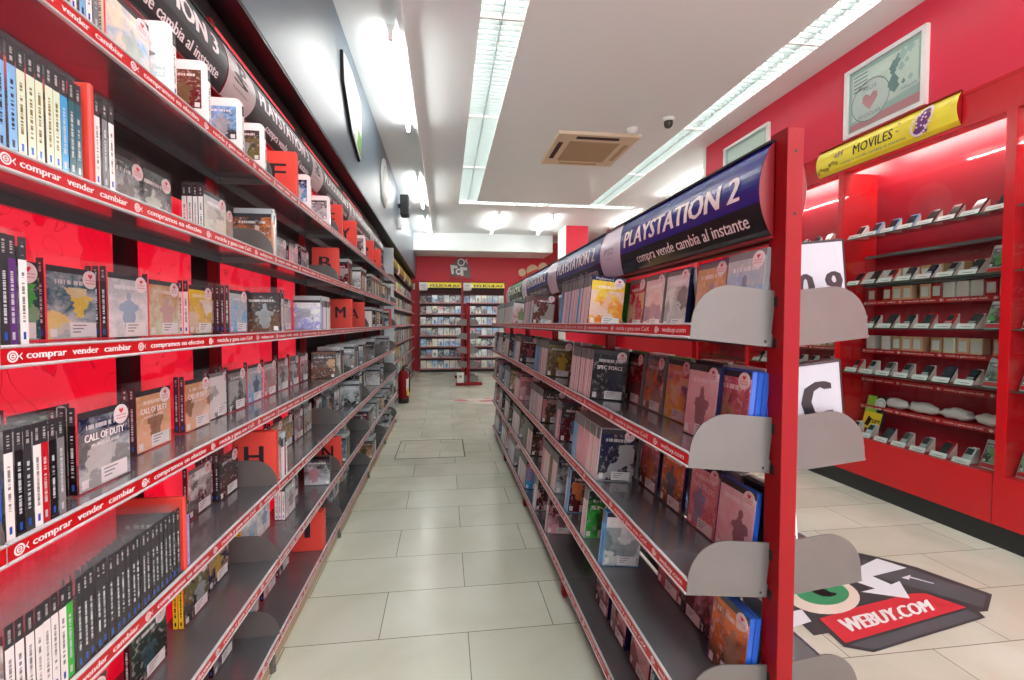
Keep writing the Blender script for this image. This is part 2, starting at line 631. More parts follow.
# ------------------------------------------------------------------ recessed louvre lights
def louvre_light(x0, x1, y0, y1, label, along_x=False):
    t = tag(empty('louvre_light', ((x0 + x1) / 2, (y0 + y1) / 2, ZC)), label, 'ceiling light', 'louvred ceiling lights')
    W, L = (x1 - x0) / 2, (y1 - y0) / 2
    h = MB()
    e = 0.006
    h.box(-W, W, -L, L, 0.085, 0.095)
    h.box(-W, -W + e, -L, L, -0.004, 0.085).box(W - e, W, -L, L, -0.004, 0.085)
    h.box(-W + e, W - e, -L, -L + e, -0.004, 0.085).box(-W + e, W - e, L - e, L, -0.004, 0.085)
    h.build('housing', [M_WHITE], t)
    lv = MB()
    if along_x:
        n = int(2 * W / 0.06)
        for i in range(1, n):
            x = -W + 2 * W * i / n
            lv.prism([(x - 0.002, 0.0), (x + 0.002, 0.0), (x + 0.006, 0.03), (x - 0.006, 0.03)], -L + e, L - e, 'y')
        lv.box(-W + e, W - e, -0.002, 0.002, 0.0, 0.03)
    else:
        n = int(2 * L / 0.06)
        for i in range(1, n):
            y = -L + 2 * L * i / n
            lv.prism([(y - 0.002, 0.0), (y + 0.002, 0.0), (y + 0.007, 0.03), (y - 0.007, 0.03)], -W + e, W - e, 'x')
        lv.prism([(-0.003, 0.0), (0.003, 0.0), (0.012, 0.034), (-0.012, 0.034)], -L + e, L - e, 'y')
    lv.build('louvre', [M_LOUVRE], t)
    for s in (-0.5, 0.5):
        if along_x:
            MB().cyl((-W + 0.03, s * L, 0.06), (W - 0.03, s * L, 0.06), 0.012, n=8).build('tube', [M_TUBE2], t)
        else:
            MB().cyl((s * W, -L + 0.03, 0.06), (s * W, L - 0.03, 0.06), 0.013, n=8).build('tube', [M_TUBE2], t)
    return t


YS = (-1.35, 0.15, 1.65, 3.15, 4.65, 6.15, 7.8)
for i in range(6):
    louvre_light(0.244, 0.566, YS[i] + 0.002, YS[i + 1] - 0.002, '%s louvred light of the row above the main aisle, counting from the end wall' % ORD[5 - i])
    louvre_light(2.58, 2.86, YS[i] + 0.002, YS[i + 1] - 0.002, '%s louvred light of the row beside the red cabinets, counting from the end wall' % ORD[5 - i])
louvre_light(0.246, 1.84, 7.802, 7.998, 'crosswise narrow louvred light meeting the row above the main aisle', True)
louvre_light(1.86, 3.448, 7.802, 7.998, 'crosswise narrow louvred light meeting the row beside the cabinets', True)


def batten(x, y0, y1, label, tube=None, drop=0.0):
    t = tag(empty('batten_light', (x, (y0 + y1) / 2, ZC - drop)), label, 'ceiling light', 'bare tube lights')
    L = (y1 - y0) / 2
    MB().prism([(-0.03, 0), (0.03, 0), (0.02, -0.045), (-0.02, -0.045)], -L, L, 'y').build('housing', [M_WHITE], t)
    if drop:
        for s in (-0.6, 0.6):
            MB().cyl((0, s * L, -0.002), (0, s * L, drop), 0.004, n=6).build('hanger', [M_WHITE], t)
    for s in (-1, 1):
        MB().box(-0.016, 0.016, s * L - 0.018, s * L + 0.018, -0.112, -0.03).build('end_cap', [M_WHITE], t)
    MB().cyl((0, -L + 0.018, -0.092), (0, L - 0.018, -0.092), 0.014, n=10).build('tube', [tube or M_TUBE], t)
    return t


for i, (a, b) in enumerate(((-0.2, 1.3), (3.3, 4.85), (6.45, 8.0), (9.0, 10.45))):
    batten(-0.375, a, b, 'bare white tube light over the slate wall, %s from the end wall' % ORD[3 - i])
for i, x in enumerate((0.5, 1.7, 2.9)):  # added tubes out of view, hung to brighten ceiling and shelf fronts
    batten(x, -1.9, -0.4, 'added unseen tube light behind the photographer, %s from the slate wall' % ORD[i], M_FILL_TUBE, 0.5)
batten(1.05, 8.55, 10.05, 'bare tube light before the end beam, nearer the slate wall')
batten(2.1, 8.55, 10.05, 'bare tube light before the end beam, nearer the red column')
batten(3.7, 5.6, 7.1, 'bare tube light past the end of the red wall, over the far cabinets')
batten(3.7, 8.0, 9.5, 'bare tube light by the red column, past the far cabinets')

# ------------------------------------------------------------------ ceiling and wall fittings
t = tag(empty('air_conditioner', (1.73, 5.33, ZC)), 'beige square four-way air conditioner set in the ceiling', 'air conditioner')
M_AC = plain('cream_plastic', rgb(222, 204, 174), 0.5)
M_AC2 = plain('tan_grille', rgb(186, 160, 124), 0.6)
mb = MB()
a, b_ = 0.48, 0.30
for k in range(4):
    R = Matrix.Rotation(k * PI / 2, 4, 'Z')
    mb.add([(-a, -a, 0), (a, -a, 0), (a - 0.012, -a + 0.012, -0.03), (-a + 0.012, -a + 0.012, -0.03)], [(0, 1, 2, 3)], 0, R)
    mb.add([(-a + 0.012, -a + 0.012, -0.03), (a - 0.012, -a + 0.012, -0.03), (b_, -b_, -0.036), (-b_, -b_, -0.036)], [(0, 1, 2, 3)], 0, R)
fix_normals(mb.build('panel', [M_AC], t))
g = MB()
for i in range(24):
    y = -0.29 + 0.58 * i / 23
    g.box(-0.29, 0.29, y - 0.008, y + 0.008, -0.042, -0.036)
g.box(-0.3, 0.3, -0.3, 0.3, -0.037, -0.034)
g.build('grille', [M_AC2], t)
for k in range(4):
    R = Matrix.Rotation(k * PI / 2, 4, 'Z')
    MB().box(-0.25, 0.25, -0.42, -0.365, -0.036, -0.03, 0, R).build('air_slot', [M_DARK if k in (0, 3) else M_AC2], t)

t = tag(empty('security_camera', (2.31, 4.44, ZC)), 'small white dome security camera on the ceiling by the lights', 'security camera')
MB().lathe([(0.0, -0.03), (0.05, -0.03), (0.062, -0.02), (0.062, 0.0)]).build('base', [M_WHITE], t)
MB().lathe([(0.0, -0.1), (0.02, -0.095), (0.038, -0.08), (0.045, -0.06), (0.045, -0.03)]).build('dome', [plain('smoked_plastic', rgb(70, 66, 60), 0.15)], t)
t = tag(empty('smoke_detector', (2.04, 4.72, ZC)), 'round white smoke detector on the ceiling beside the air conditioner', 'smoke detector')
MB().lathe([(0.0, -0.05), (0.03, -0.05), (0.045, -0.035), (0.055, -0.02), (0.06, 0.0)]).build('housing', [M_WHITE], t)
MB().lathe([(0.0, -0.056), (0.012, -0.056), (0.014, -0.05)], n=12).build('sensor', [M_LABEL], t)

t = tag(empty('loudspeaker', (-0.724, 7.2, 3.08)), 'black loudspeaker high on the slate wall', 'loudspeaker')
MB().bbox(0.04, 0.17, -0.1, 0.1, -0.16, 0.16, 0.012).build('cabinet', [M_BLACK], t)
MB().box(0.0, 0.05, -0.02, 0.02, -0.03, 0.03).build('bracket', [M_BLACK], t)
MB().box(0.169, 0.174, -0.085, 0.085, -0.145, 0.145).build('grille', [plain('speaker_cloth', rgb(34, 36, 42), 0.8)], t)
t = tag(empty('alarm_sensor', (-0.724, 7.1, 2.78)), 'small white alarm box on the slate wall below the loudspeaker', 'alarm sensor')
MB().bbox(0.0, 0.06, -0.05, 0.05, -0.08, 0.08, 0.01).build('housing', [M_WHITE], t)
MB().bbox(0.058, 0.068, -0.03, 0.03, -0.05, 0.0, 0.003).build('lens', [M_EDGE], t)

# posters on the slate wall: a cut-out plaque and a round one
M_PLAQ = plain('white_plaque', rgb(232, 240, 238), 0.3)
M_GREEN = plain('leaf_green', rgb(110, 176, 70), 0.4)
t = tag(empty('wall_plaque', (-0.724, 3.3, 2.6)), 'white cut-out plaque with black edge and green corner on slate wall', 'wall plaque')
pl = [(0.0, 0.56), (0.02, 0.36), (0.12, 0.27), (0.3, 0.1), (0.62, 0.0), (0.66, 0.25), (0.64, 0.5), (0.3, 0.57)]
MB().prism(pl, 0.0, 0.02, 'x').build('backing', [M_BLACK], t)
MB().prism([(0.012 + y * 0.975, 0.012 + z * 0.96) for y, z in pl], 0.02, 0.026, 'x').build('face', [M_PLAQ], t)
MB().prism([(0.46, 0.09), (0.61, 0.03), (0.63, 0.2), (0.52, 0.24)], 0.026, 0.028, 'x').build('green_mark', [M_GREEN], t)
t = tag(empty('round_plaque', (-0.724, 5.55, 2.92)), 'round white plaque on the slate wall before the loudspeaker', 'wall plaque')
Rx = Matrix.Rotation(PI / 2, 4, 'Y')
MB().lathe([(0.0, 0.0), (0.28, 0.0), (0.285, 0.01), (0.28, 0.02), (0.0, 0.02)], 36, 0, Rx).build('disc', [M_PLAQ], t)
MB().ring(0, 0, 0.2, 0.02, 0, 32, 0, Matrix.Translation((0.022, 0, 0)) @ Matrix.Rotation(PI / 2, 4, 'Z')).build('ring_print', [plain('pale_grey_ink', rgb(196, 204, 204), 0.5)], t)

# logo plates on the end wall
M_PLATEGREY = plain('grey_plaque', rgb(110, 106, 104), 0.5)
t = tag(empty('logo_plaque', (0.36, YB, 2.46)), 'white and grey letter logo plaque on the red end wall', 'wall sign')
t.scale = (0.75, 1.0, 0.75)
MB().prism([(-0.26, -0.02), (-0.3, 0.35), (-0.12, 0.46), (-0.05, 0.6), (0.2, 0.6), (0.28, 0.42), (0.36, 0.3), (0.42, -0.05), (0.0, -0.12)], -0.03, 0, 'y').build('backing', [M_PLATEGREY], t)
mb = MB()
for x, z, a in ((-0.25, 0.06, -0.06), (0.08, 0.0, 0.06)):
    mb.prism([(x, z), (x + 0.08, z), (x + 0.07, z + 0.2), (x + 0.2, z + 0.19), (x + 0.2, z + 0.28), (x - 0.04, z + 0.31)], -0.045, -0.03, 'y')
mb.ring(0.0, 0.14, 0.11, 0.06, -0.046, 24)
mb.ring(0.08, 0.46, 0.13, 0.045, -0.046, 28)
mb.flat([(0.2, 0.44), (0.3, 0.56), (0.27, 0.58), (0.18, 0.49)], -0.046).flat([(0.2, 0.52), (0.29, 0.42), (0.31, 0.45), (0.22, 0.55)], -0.046)
mb.build('lettering', [M_LETTER], t)
MB().box(-0.16, 0.24, -0.05, -0.03, -0.09, 0.0).build('red_bar', [M_STRIP], t)
t = tag(empty('ball_plaque', (2.3, YB, 2.52)), 'cream and orange plaque high on the end wall above the island signs', 'wall sign')
mb = MB()
M_CREAM = plain('cream_plastic_ball', rgb(235, 205, 170), 0.5)
for x, z, r in ((-0.28, 0.05, 0.1), (0.28, 0.2, 0.12), (0.0, 0.1, 0.16)):
    mb.cyl((x, -0.05, z), (x, 0, z), r, n=20)
mb.build('discs', [M_CREAM], t)
MB().prism([(-0.3, -0.12), (-0.1, 0.05), (0.1, 0.14), (0.34, 0.06), (0.2, -0.14)], -0.065, -0.05, 'y').build('banner', [M_ORANGE], t)
tag(MB().bbox(-0.83, -0.76, YB - 0.02, YB, 2.1, 2.26, 0.006).build('wall_switch', [M_WHITE]), 'small white box on the end wall corner above the film shelving', 'switch box')

# framed posters on the red wall
def frame_poster(y0, y1, z0, z1, label, rich):
    t = tag(empty('framed_poster', (XR, (y0 + y1) / 2, z0), -PI / 2), label, 'framed poster')
    W, H = (y1 - y0) / 2, z1 - z0
    f = MB()
    e = 0.03
    f.box(-W, W, -0.03, 0, 0, e).box(-W, W, -0.03, 0, H - e, H).box(-W, -W + e, -0.03, 0, e, H - e).box(W - e, W, -0.03, 0, e, H - e)
    f.build('frame', [M_WHITE], t)
    p = MB()
    teal, cream, pk = plain('grey_teal_print', rgb(182, 202, 200), 0.3), plain('pale_print', rgb(226, 230, 224), 0.4), plain('dusty_pink_print', rgb(220, 150, 160), 0.4)
    p.box(-W + e, W - e, -0.012, -0.006, e, H - e, 0)
    w = 2 * (W - e)
    X = lambda u: -W + e + w * u
    Z = lambda v: e + (H - 2 * e) * v
    y = -0.0125
    if rich:
        p.flat([(X(0.05), Z(0.18)), (X(0.95), Z(0.3)), (X(0.95), Z(0.93)), (X(0.05), Z(0.93))], y, 1)
        p.flat([(X(0.02), Z(0.03)), (X(0.98), Z(0.03)), (X(0.98), Z(0.17)), (X(0.02), Z(0.13))], y - 0.0005, 2)
        n = 30
        cx, cz, r = X(0.32), Z(0.42), 0.15
        p.flat([(cx + r * math.cos(2 * PI * i / n), cz + r * math.sin(2 * PI * i / n)) for i in range(n)], y - 0.001, 3)
        p.ring(cx, cz, r, 0.006, y - 0.0015, 30, 4)
        # heart
        p.flat([(cx, cz - 0.07), (cx + 0.06, cz), (cx + 0.055, cz + 0.04), (cx + 0.025, cz + 0.05), (cx, cz + 0.025), (cx - 0.025, cz + 0.05), (cx - 0.055, cz + 0.04), (cx - 0.06, cz)], y - 0.002, 2)
        p.text('NOS', cx - 0.05, cx + 0.05, cz + 0.075, 0.03, y - 0.002, 4)
        p.text('RECICLAR', cx - 0.085, cx + 0.085, cz - 0.115, 0.026, y - 0.002, 4)
        for k in range(5):
            p.flat([(X(0.07), Z(0.88 - 0.06 * k)), (X(0.28), Z(0.88 - 0.06 * k)), (X(0.28), Z(0.9 - 0.06 * k)), (X(0.07), Z(0.9 - 0.06 * k))], y - 0.001, 4)
        rr = random.Random(3)
        for k in range(14):
            x, z = X(rr.uniform(0.55, 0.9)), Z(rr.uniform(0.4, 0.88))
            s = rr.uniform(0.015, 0.04)
            p.flat([(x - s, z), (x, z - s), (x + s, z), (x, z + 1.6 * s)], y - 0.001 - 0.0001 * k, rr.choice((0, 4)))
        p.flat([(X(0.72), Z(0.3)), (X(0.97), Z(0.3)), (X(0.97), Z(0.37)), (X(0.72), Z(0.37))], y - 0.003, 3)
        p.text('webuy.com', X(0.75), X(0.94), Z(0.318), 0.018, y - 0.0035, 4)
    else:
        p.flat([(X(0.05), Z(0.05)), (X(0.95), Z(0.05)), (X(0.95), Z(0.95)), (X(0.05), Z(0.95))], y, 1)
    p.build('print', [teal, cream, pk, M_LABEL, plain('slate_ink', rgb(126, 150, 152), 0.5)], t)
    MB().box(-W + e, W - e, -0.0185, -0.0175, e, H - e).build('pane', [M_GLASS], t)


frame_poster(2.59, 3.19, 2.67, 3.19, 'white framed poster with heart roundel on the red wall above the yellow sign', True)
frame_poster(4.02, 4.72, 2.66, 3.19, 'white framed pale poster at the far end of the red wall', False)

# red service counter past the cabinets
t = tag(empty('service_counter', (3.1, 6.3, 0)), 'red service counter beyond the end of the phone cabinets', 'counter')
MB().box(-0.02, 0.5, -1.05, 1.05, 0.1, 1.3).build('front_panel', [plain('counter_red', rgb(190, 12, 28), 0.35)], t)
MB().box(0.0, 0.5, -1.05, 1.05, 0.0, 0.1).build('kick_board', [M_BLACK], t)
MB().bbox(-0.05, 0.55, -1.08, 1.08, 1.3, 1.34, 0.004).build('worktop', [M_WHITE], t)

# ------------------------------------------------------------------ floor pieces
def px_poly(pts, z):
    out = []
    for px, py in pts:
        x, y = floor_pt(px, py)
        out.append((x, y, z))
    return out


def q8(pts):
    return [(780 + a / 3.402, 480 + b / 3.402) for a, b in pts]


t = tag(empty('floor_sticker', (1.75, 1.95, 0)), 'large dark floor sticker with green eye, white arrow and red banner', 'floor sticker')
Tm = Matrix.Translation((-1.75, -1.95, 0))
def floor_part(name, polys, mat, parent=t):
    mb = MB()
    for pts, z in polys:
        mb.add([Tm @ Vector(p) for p in px_poly(pts, z)], [tuple(range(len(pts)))])
    return fix_normals(mb.build(name, [mat], parent))


floor_part('backing', [(q8([(-120, 330), (60, 300), (290, 262), (350, 275), (490, 312), (755, 408), (742, 468), (712, 470), (735, 490), (350, 614), (245, 595), (190, 545), (140, 555), (60, 480), (-120, 470)]), 0.002)], plain('dark_grey_vinyl', rgb(62, 64, 66), 0.4))
floor_part('inner_panel', [(q8([(300, 285), (480, 322), (735, 412), (725, 455), (470, 380), (300, 330)]), 0.0026)], plain('charcoal_vinyl', rgb(84, 88, 92), 0.4))
floor_part('lower_panel', [(q8([(265, 588), (350, 604), (715, 488), (670, 462)]), 0.0026)], plain('charcoal_vinyl', rgb(84, 88, 92), 0.4))
floor_part('red_banner', [(q8([(158, 495), (300, 450), (478, 405), (525, 405), (666, 455), (250, 582)]), 0.003)], plain('red_vinyl', rgb(205, 52, 62), 0.4))
def ell(cx, cy, a, b, n=28, rot=0.0):
    return [(cx + a * math.cos(2 * PI * i / n) * math.cos(rot) - b * math.sin(2 * PI * i / n) * math.sin(rot), cy + a * math.cos(2 * PI * i / n) * math.sin(rot) + b * math.sin(2 * PI * i / n) * math.cos(rot)) for i in range(n)]
e = floor_part('eye', [(q8(ell(165, 412, 132, 66, 28, 0.12)), 0.0032)], plain('cream_vinyl', rgb(226, 214, 200), 0.4))
floor_part('iris', [(q8(ell(165, 402, 94, 44, 28, 0.1)), 0.0036)], plain('green_vinyl', rgb(64, 152, 104), 0.4), e)
floor_part('pupil', [(q8([(126, 388), (135, 380), (155, 382), (175, 392), (195, 402), (215, 404), (214, 412), (195, 418), (165, 416), (135, 404)]), 0.004)], M_INK, e)
M_VW = plain('white_vinyl', rgb(222, 226, 232), 0.4)
floor_part('arrow', [(q8([(225, 345), (352, 282), (455, 315), (338, 345), (404, 374), (432, 362), (470, 424), (300, 400), (348, 388)]), 0.0034)], M_VW)
floor_part('white_letter', [(q8([(60, 470), (95, 462), (130, 505), (60, 528)]), 0.0034)], M_VW)
floor_part('white_corner', [(q8([(56, 530), (60, 575), (115, 572)]), 0.0034)], M_VW)
floor_part('thin_arrow', [(q8([(438, 350), (470, 340), (468, 346), (552, 370), (550, 372), (466, 350), (466, 358)]), 0.0038)], M_VW)
mb = MB().text('WEBUY.COM', 0, 1, 0, 1, 0, 0, None, None, 0.05)
zs = [v.z for v in mb.v]
zl, zh = min(zs), max(zs)
A, B_, D_, E_ = [Vector(p) for p in px_poly(q8([(262, 547), (556, 468), (220, 502), (526, 430)]), 0.006)]
for i, v in enumerate(mb.v):
    u, w = v.x, (v.z - zl) / (zh - zl)
    mb.v[i] = Tm @ ((A * (1 - u) + B_ * u) * (1 - w) + (D_ * (1 - u) + E_ * u) * w) + Vector((0, 0, -v.y * 2))
fix_normals(mb.build('lettering', [M_LETTER], t))

mb = MB()
pale = plain('worn_white_vinyl', rgb(214, 206, 196), 0.4)
o = empty('worn_floor_sticker', (0.33, 6.75, 0))
tag(o, 'faded red and white floor sticker past the end of the island', 'floor sticker')
mb.add([(x - 0.33, y - 6.75, z) for x, y, z in px_poly([(448, 401), (470, 398.5), (500, 397.5), (520, 398), (520, 404), (490, 404.5), (470, 404.5)], 0.002)], [tuple(range(7))])
fix_normals(mb.build('backing', [pale], o))
mb = MB()
for pts in ([(450, 400.6), (462, 399.6), (470, 401.5), (458, 401.8)], [(478, 401), (494, 400), (498, 401.4), (482, 402.4)], [(482, 398.4), (500, 398), (502, 399), (486, 399.4)]):
    mb.add([(x - 0.33, y - 6.75, z) for x, y, z in px_poly(pts, 0.0026)], [(0, 1, 2, 3)])
fix_normals(mb.build('red_print', [plain('faded_red_vinyl', rgb(190, 110, 104), 0.4)], o))

t = tag(empty('floor_hatch', (-0.14, 4.42, 0)), 'rectangular floor hatch with dark joint in the aisle tiles', 'floor hatch')
mb = MB()
W, L = 0.325, 0.32
for x0, x1, y0, y1 in ((-W, W, -L, -L + 0.008), (-W, W, L - 0.012, L), (-W, -W + 0.008, -L, L), (W - 0.012, W, -L, L)):
    mb.box(x0, x1, y0, y1, 0.0005, 0.0015)
mb.build('joint', [plain('dark_joint', rgb(82, 78, 70), 0.7)], t)
MB().box(-W + 0.01, W - 0.014, -L + 0.01, L - 0.014, 0.0004, 0.001).build('tile_lid', [M_FLOOR], t)

# ------------------------------------------------------------------ fire extinguisher
t = tag(empty('fire_extinguisher', (-0.645, 7.02, 0)), 'red fire extinguisher with black foot standing by the shelving end', 'fire extinguisher')
MB().lathe([(0, 0.05), (0.078, 0.05), (0.08, 0.07), (0.08, 0.42), (0.074, 0.46), (0.055, 0.49), (0.03, 0.505), (0.022, 0.52)]).build('cylinder', [M_RED], t)
MB().lathe([(0, 0.0), (0.076, 0.0), (0.083, 0.01), (0.083, 0.075), (0.0805, 0.08)]).build('foot', [M_BLACK], t)
MB().cyl((0, 0, 0.515), (0, 0, 0.56), 0.022, n=12).box(-0.01, 0.07, -0.01, 0.01, 0.56, 0.572).box(-0.01, 0.075, -0.01, 0.01, 0.58, 0.59).build('valve_handle', [M_BLACK], t)
hz = MB()
pts = [Vector((0.03, 0, 0.54)), Vector((0.09, 0.02, 0.5)), Vector((0.095, 0.03, 0.4)), Vector((0.09, 0.03, 0.25)), Vector((0.088, 0.03, 0.16))]
for a, b_ in zip(pts, pts[1:]):
    hz.cyl(a, b_, 0.009, n=8)
hz.build('hose', [M_BLACK], t)
lb = MB()
for k in range(8):
    a0, a1 = -0.9 + 1.1 * k / 8, -0.9 + 1.1 * (k + 1) / 8
    r = 0.0808
    lb.add([(r * math.cos(a0), r * math.sin(a0), 0.2), (r * math.cos(a1), r * math.sin(a1), 0.2), (r * math.cos(a1), r * math.sin(a1), 0.38), (r * math.cos(a0), r * math.sin(a0), 0.38)], [(0, 1, 2, 3)], 0)
    lb.add([(r * 1.004 * math.cos(a0 + 0.1), r * 1.004 * math.sin(a0 + 0.1), 0.12), (r * 1.004 * math.cos(a1 + 0.1), r * 1.004 * math.sin(a1 + 0.1), 0.12), (r * 1.004 * math.cos(a1 + 0.1), r * 1.004 * math.sin(a1 + 0.1), 0.24), (r * 1.004 * math.cos(a0 + 0.1), r * 1.004 * math.sin(a0 + 0.1), 0.24)], [(0, 1, 2, 3)], 1 if k < 4 else 0)
lb.build('label_sheet', [M_LABEL, plain('yellow_label', rgb(232, 196, 40), 0.4)], t)

# ================================================================== shelving
STRIP_H = 0.033


def strip_part(L, shelf, S, scale=1.0):
    mb = MB()
    mb.box(0.001, L - 0.001, 0.0, 0.005, -STRIP_H, 0.0, 1, S)
    mb.add([(0.001, -0.0006, -0.0275), (L - 0.001, -0.0006, -0.0275), (L - 0.001, -0.0006, -0.005), (0.001, -0.0006, -0.005)], [(0, 1, 2, 3)], 0, S)
    mb.cyl((0.001, 0.0, -0.0305), (L - 0.001, 0.0, -0.0305), 0.003, n=6, mat=1, M=S)
    mb.cyl((0.001, 0.0, -0.0022), (L - 0.001, 0.0, -0.0022), 0.0024, n=6, mat=1, M=S)
    y = -0.0012
    for s, a, b in (('comprar', 0.039, 0.108), ('vender', 0.12, 0.175), ('cambiar', 0.189, 0.257), ('compramos en efectivo', 0.316, 0.52), ('recicla y gana con CeX', 0.59, 0.809), ('webuy.com', 0.878, 0.983)):
        mb.text(s, a * L, b * L, -0.0208, 0.0115, y, 2, S, None, 0.022)
    for cx in (0.018, 0.286, 0.554, 0.847):
        cx *= L
        mb.ring(cx, -0.0165, 0.0085, 0.0026, y, 16, 2, S)
        mb.ring(cx, -0.0165, 0.0045, 0.0018, y, 12, 2, S)
        mb.add([(cx - 0.003, y, -0.0172), (cx + 0.004, y, -0.0172), (cx + 0.004, y, -0.0158), (cx - 0.003, y, -0.0158)], [(0, 1, 2, 3)], 2, S)
        for sg in (-1, 1):
            mb.add([(cx + 0.008, y, -0.0165 + sg * 0.0012), (cx + 0.0145, y, -0.0165 - sg * 0.0058), (cx + 0.0145, y, -0.0165 - sg * 0.0032), (cx + 0.0105, y, -0.0165 + sg * 0.0012)], [(0, 1, 2, 3)], 2, S)
    return mb


def plate_poly(d):
    pts = [(0.0, -0.033), (d - 0.01, -0.033), (d, -0.025), (d, 0.086), (d - 0.004, 0.09)]
    for i in range(11):
        t = PI / 2 + PI / 2 * i / 10
        pts.append((0.085 + 0.085 * math.cos(t), 0.005 + 0.085 * math.sin(t)))
    return pts


def shelf_parts(t, U, zs, L, depth, tilt=0.0, plates=(), names=('shelf', 'price_strip', 'end_plate')):
    S = U @ Matrix.Translation((0, 0, zs)) @ Matrix.Rotation(-tilt, 4, 'X')
    mb = MB()
    mb.box(0.001, L - 0.001, 0.005, depth, -0.013, -0.004, 0, S)
    mb.box(0.001, L - 0.001, 0.005, 0.014, -STRIP_H, -0.013, 0, S)
    mb.box(0.001, L - 0.001, depth - 0.012, depth, -STRIP_H, -0.013, 0, S)
    sh = mb.build('shelf', [M_STEEL], t)
    strip_part(L, sh, S).build('price_strip', [M_STRIP, M_EDGE, M_LETTER], sh)
    for px in plates:
        pm = MB().prism(plate_poly(depth - 0.005), px - 0.0015, px + 0.0015, 'x', 0, S)
        pm.cyl((px - 0.002, depth - 0.017, -0.022), (px + 0.002, depth - 0.017, -0.022), 0.003, n=8, mat=1, M=S)
        pm.build('end_plate', [M_PLATE, M_DARK], sh)
    return sh


def header(t, U, L, z0, h, yend, bulge, mats, big, small, logo, black=0.36, white=0.19, name='header_sign'):
    def bend(x, z, off=-0.0012):
        u = (z - z0) / h
        return (x, yend - bulge * math.sin(PI * min(max(u, 0), 1)) ** 0.8 + off, z)
    mb = MB()
    n = 16
    e = 0.004
    xs = lambda u: e + L * (white + 0.035 * math.sin(PI * u))
    us = sorted(set([i / n for i in range(n + 1)] + [black]))
    for a, b in zip(us, us[1:]):
        za, zb = z0 + h * a, z0 + h * b
        m = 2 if b <= black + 1e-6 else 1
        mb.add([bend(e, za, 0), bend(xs(a), za, 0), bend(xs(b), zb, 0), bend(e, zb, 0)], [(0, 1, 2, 3)], 0, U, True)
        mb.add([bend(xs(a), za, 0), bend(L - e, za, 0), bend(L - e, zb, 0), bend(xs(b), zb, 0)], [(0, 1, 2, 3)], m, U, True)
    # ends, back and lips
    for x in (e, L - e):
        prof = [bend(x, z0 + h * u, 0.0008) for u in us]
        mb.add(prof + [(x, yend + 0.012, z0 + h), (x, yend + 0.012, z0)], [tuple(range(len(prof) + 2))], 3, U)
    mb.box(e, L - e, yend + 0.004, yend + 0.012, z0, z0 + h, 3, U)
    mb.box(e, L - e, yend - 0.006, yend + 0.012, z0 - 0.006, z0, 3, U)
    mb.box(e, L - e, yend - 0.006, yend + 0.012, z0 + h, z0 + h + 0.005, 4, U)
    o = mb.build(name, mats, t)
    lt = MB()
    if big:
        lt.text(big, L * (white + 0.08), L * (0.93 if small else 0.9), z0 + h * 0.46, h * 0.3, 0, 0, U, bend, 0.035)
    if small:
        lt.text(small, L * (white + 0.17), L * 0.95, z0 + h * 0.13, h * 0.155, 0, 0, U, bend, 0.02)
    lt.build('lettering', [M_LETTER if len(mats) < 6 else mats[5]], o)
    lg = MB()
    cx = L * (white / 2 + 0.012)
    if logo == 'ps3':
        lg.text('P', cx - 0.016, cx + 0.04, z0 + h * 0.46, h * 0.36, 0, 0, U, bend, 0.03)
        lg.text('S', cx - 0.056, cx + 0.045, z0 + h * 0.4, h * 0.16, 0, 0, U, bend, 0.03)
        lg.text('PLAYSTATION 3', cx - 0.06, cx + 0.06, z0 + h * 0.26, h * 0.05, 0, 0, U, bend)
    elif logo == 'ps2':
        for k in range(3):
            zz = z0 + h * (0.44 + 0.06 * k)
            lg.flat([(cx - 0.05, zz), (cx - 0.02, zz), (cx - 0.02, zz + 0.004), (cx - 0.05, zz + 0.004)], 0, 0, U, bend) if k else None
        lg.text('PS2', cx - 0.045, cx + 0.05, z0 + h * 0.45, h * 0.13, 0, 0, U, bend)
        lg.text('PlayStation.2', cx - 0.035, cx + 0.035, z0 + h * 0.35, h * 0.04, 0, 0, U, bend)
    elif logo == 'x':
        lg.ring(cx, z0 + h * 0.5, 0.045, 0.012, 0, 20, 0, U, bend)
        lg.text('X', cx - 0.025, cx + 0.025, z0 + h * 0.4, h * 0.22, 0, 0, U, bend, 0.01)
    elif logo == 'dvd':
        lg.text('DVD', cx - 0.06, cx + 0.06, z0 + h * 0.5, h * 0.25, 0, 0, U, bend, 0.02)
        lg.text('VIDEO', cx - 0.06, cx + 0.06, z0 + h * 0.3, h * 0.1, 0, 0, U, bend)
    if lg.v:
        lg.build('logo', [M_GREYINK if logo in ('ps2', 'dvd') else M_INK], o)
    return o


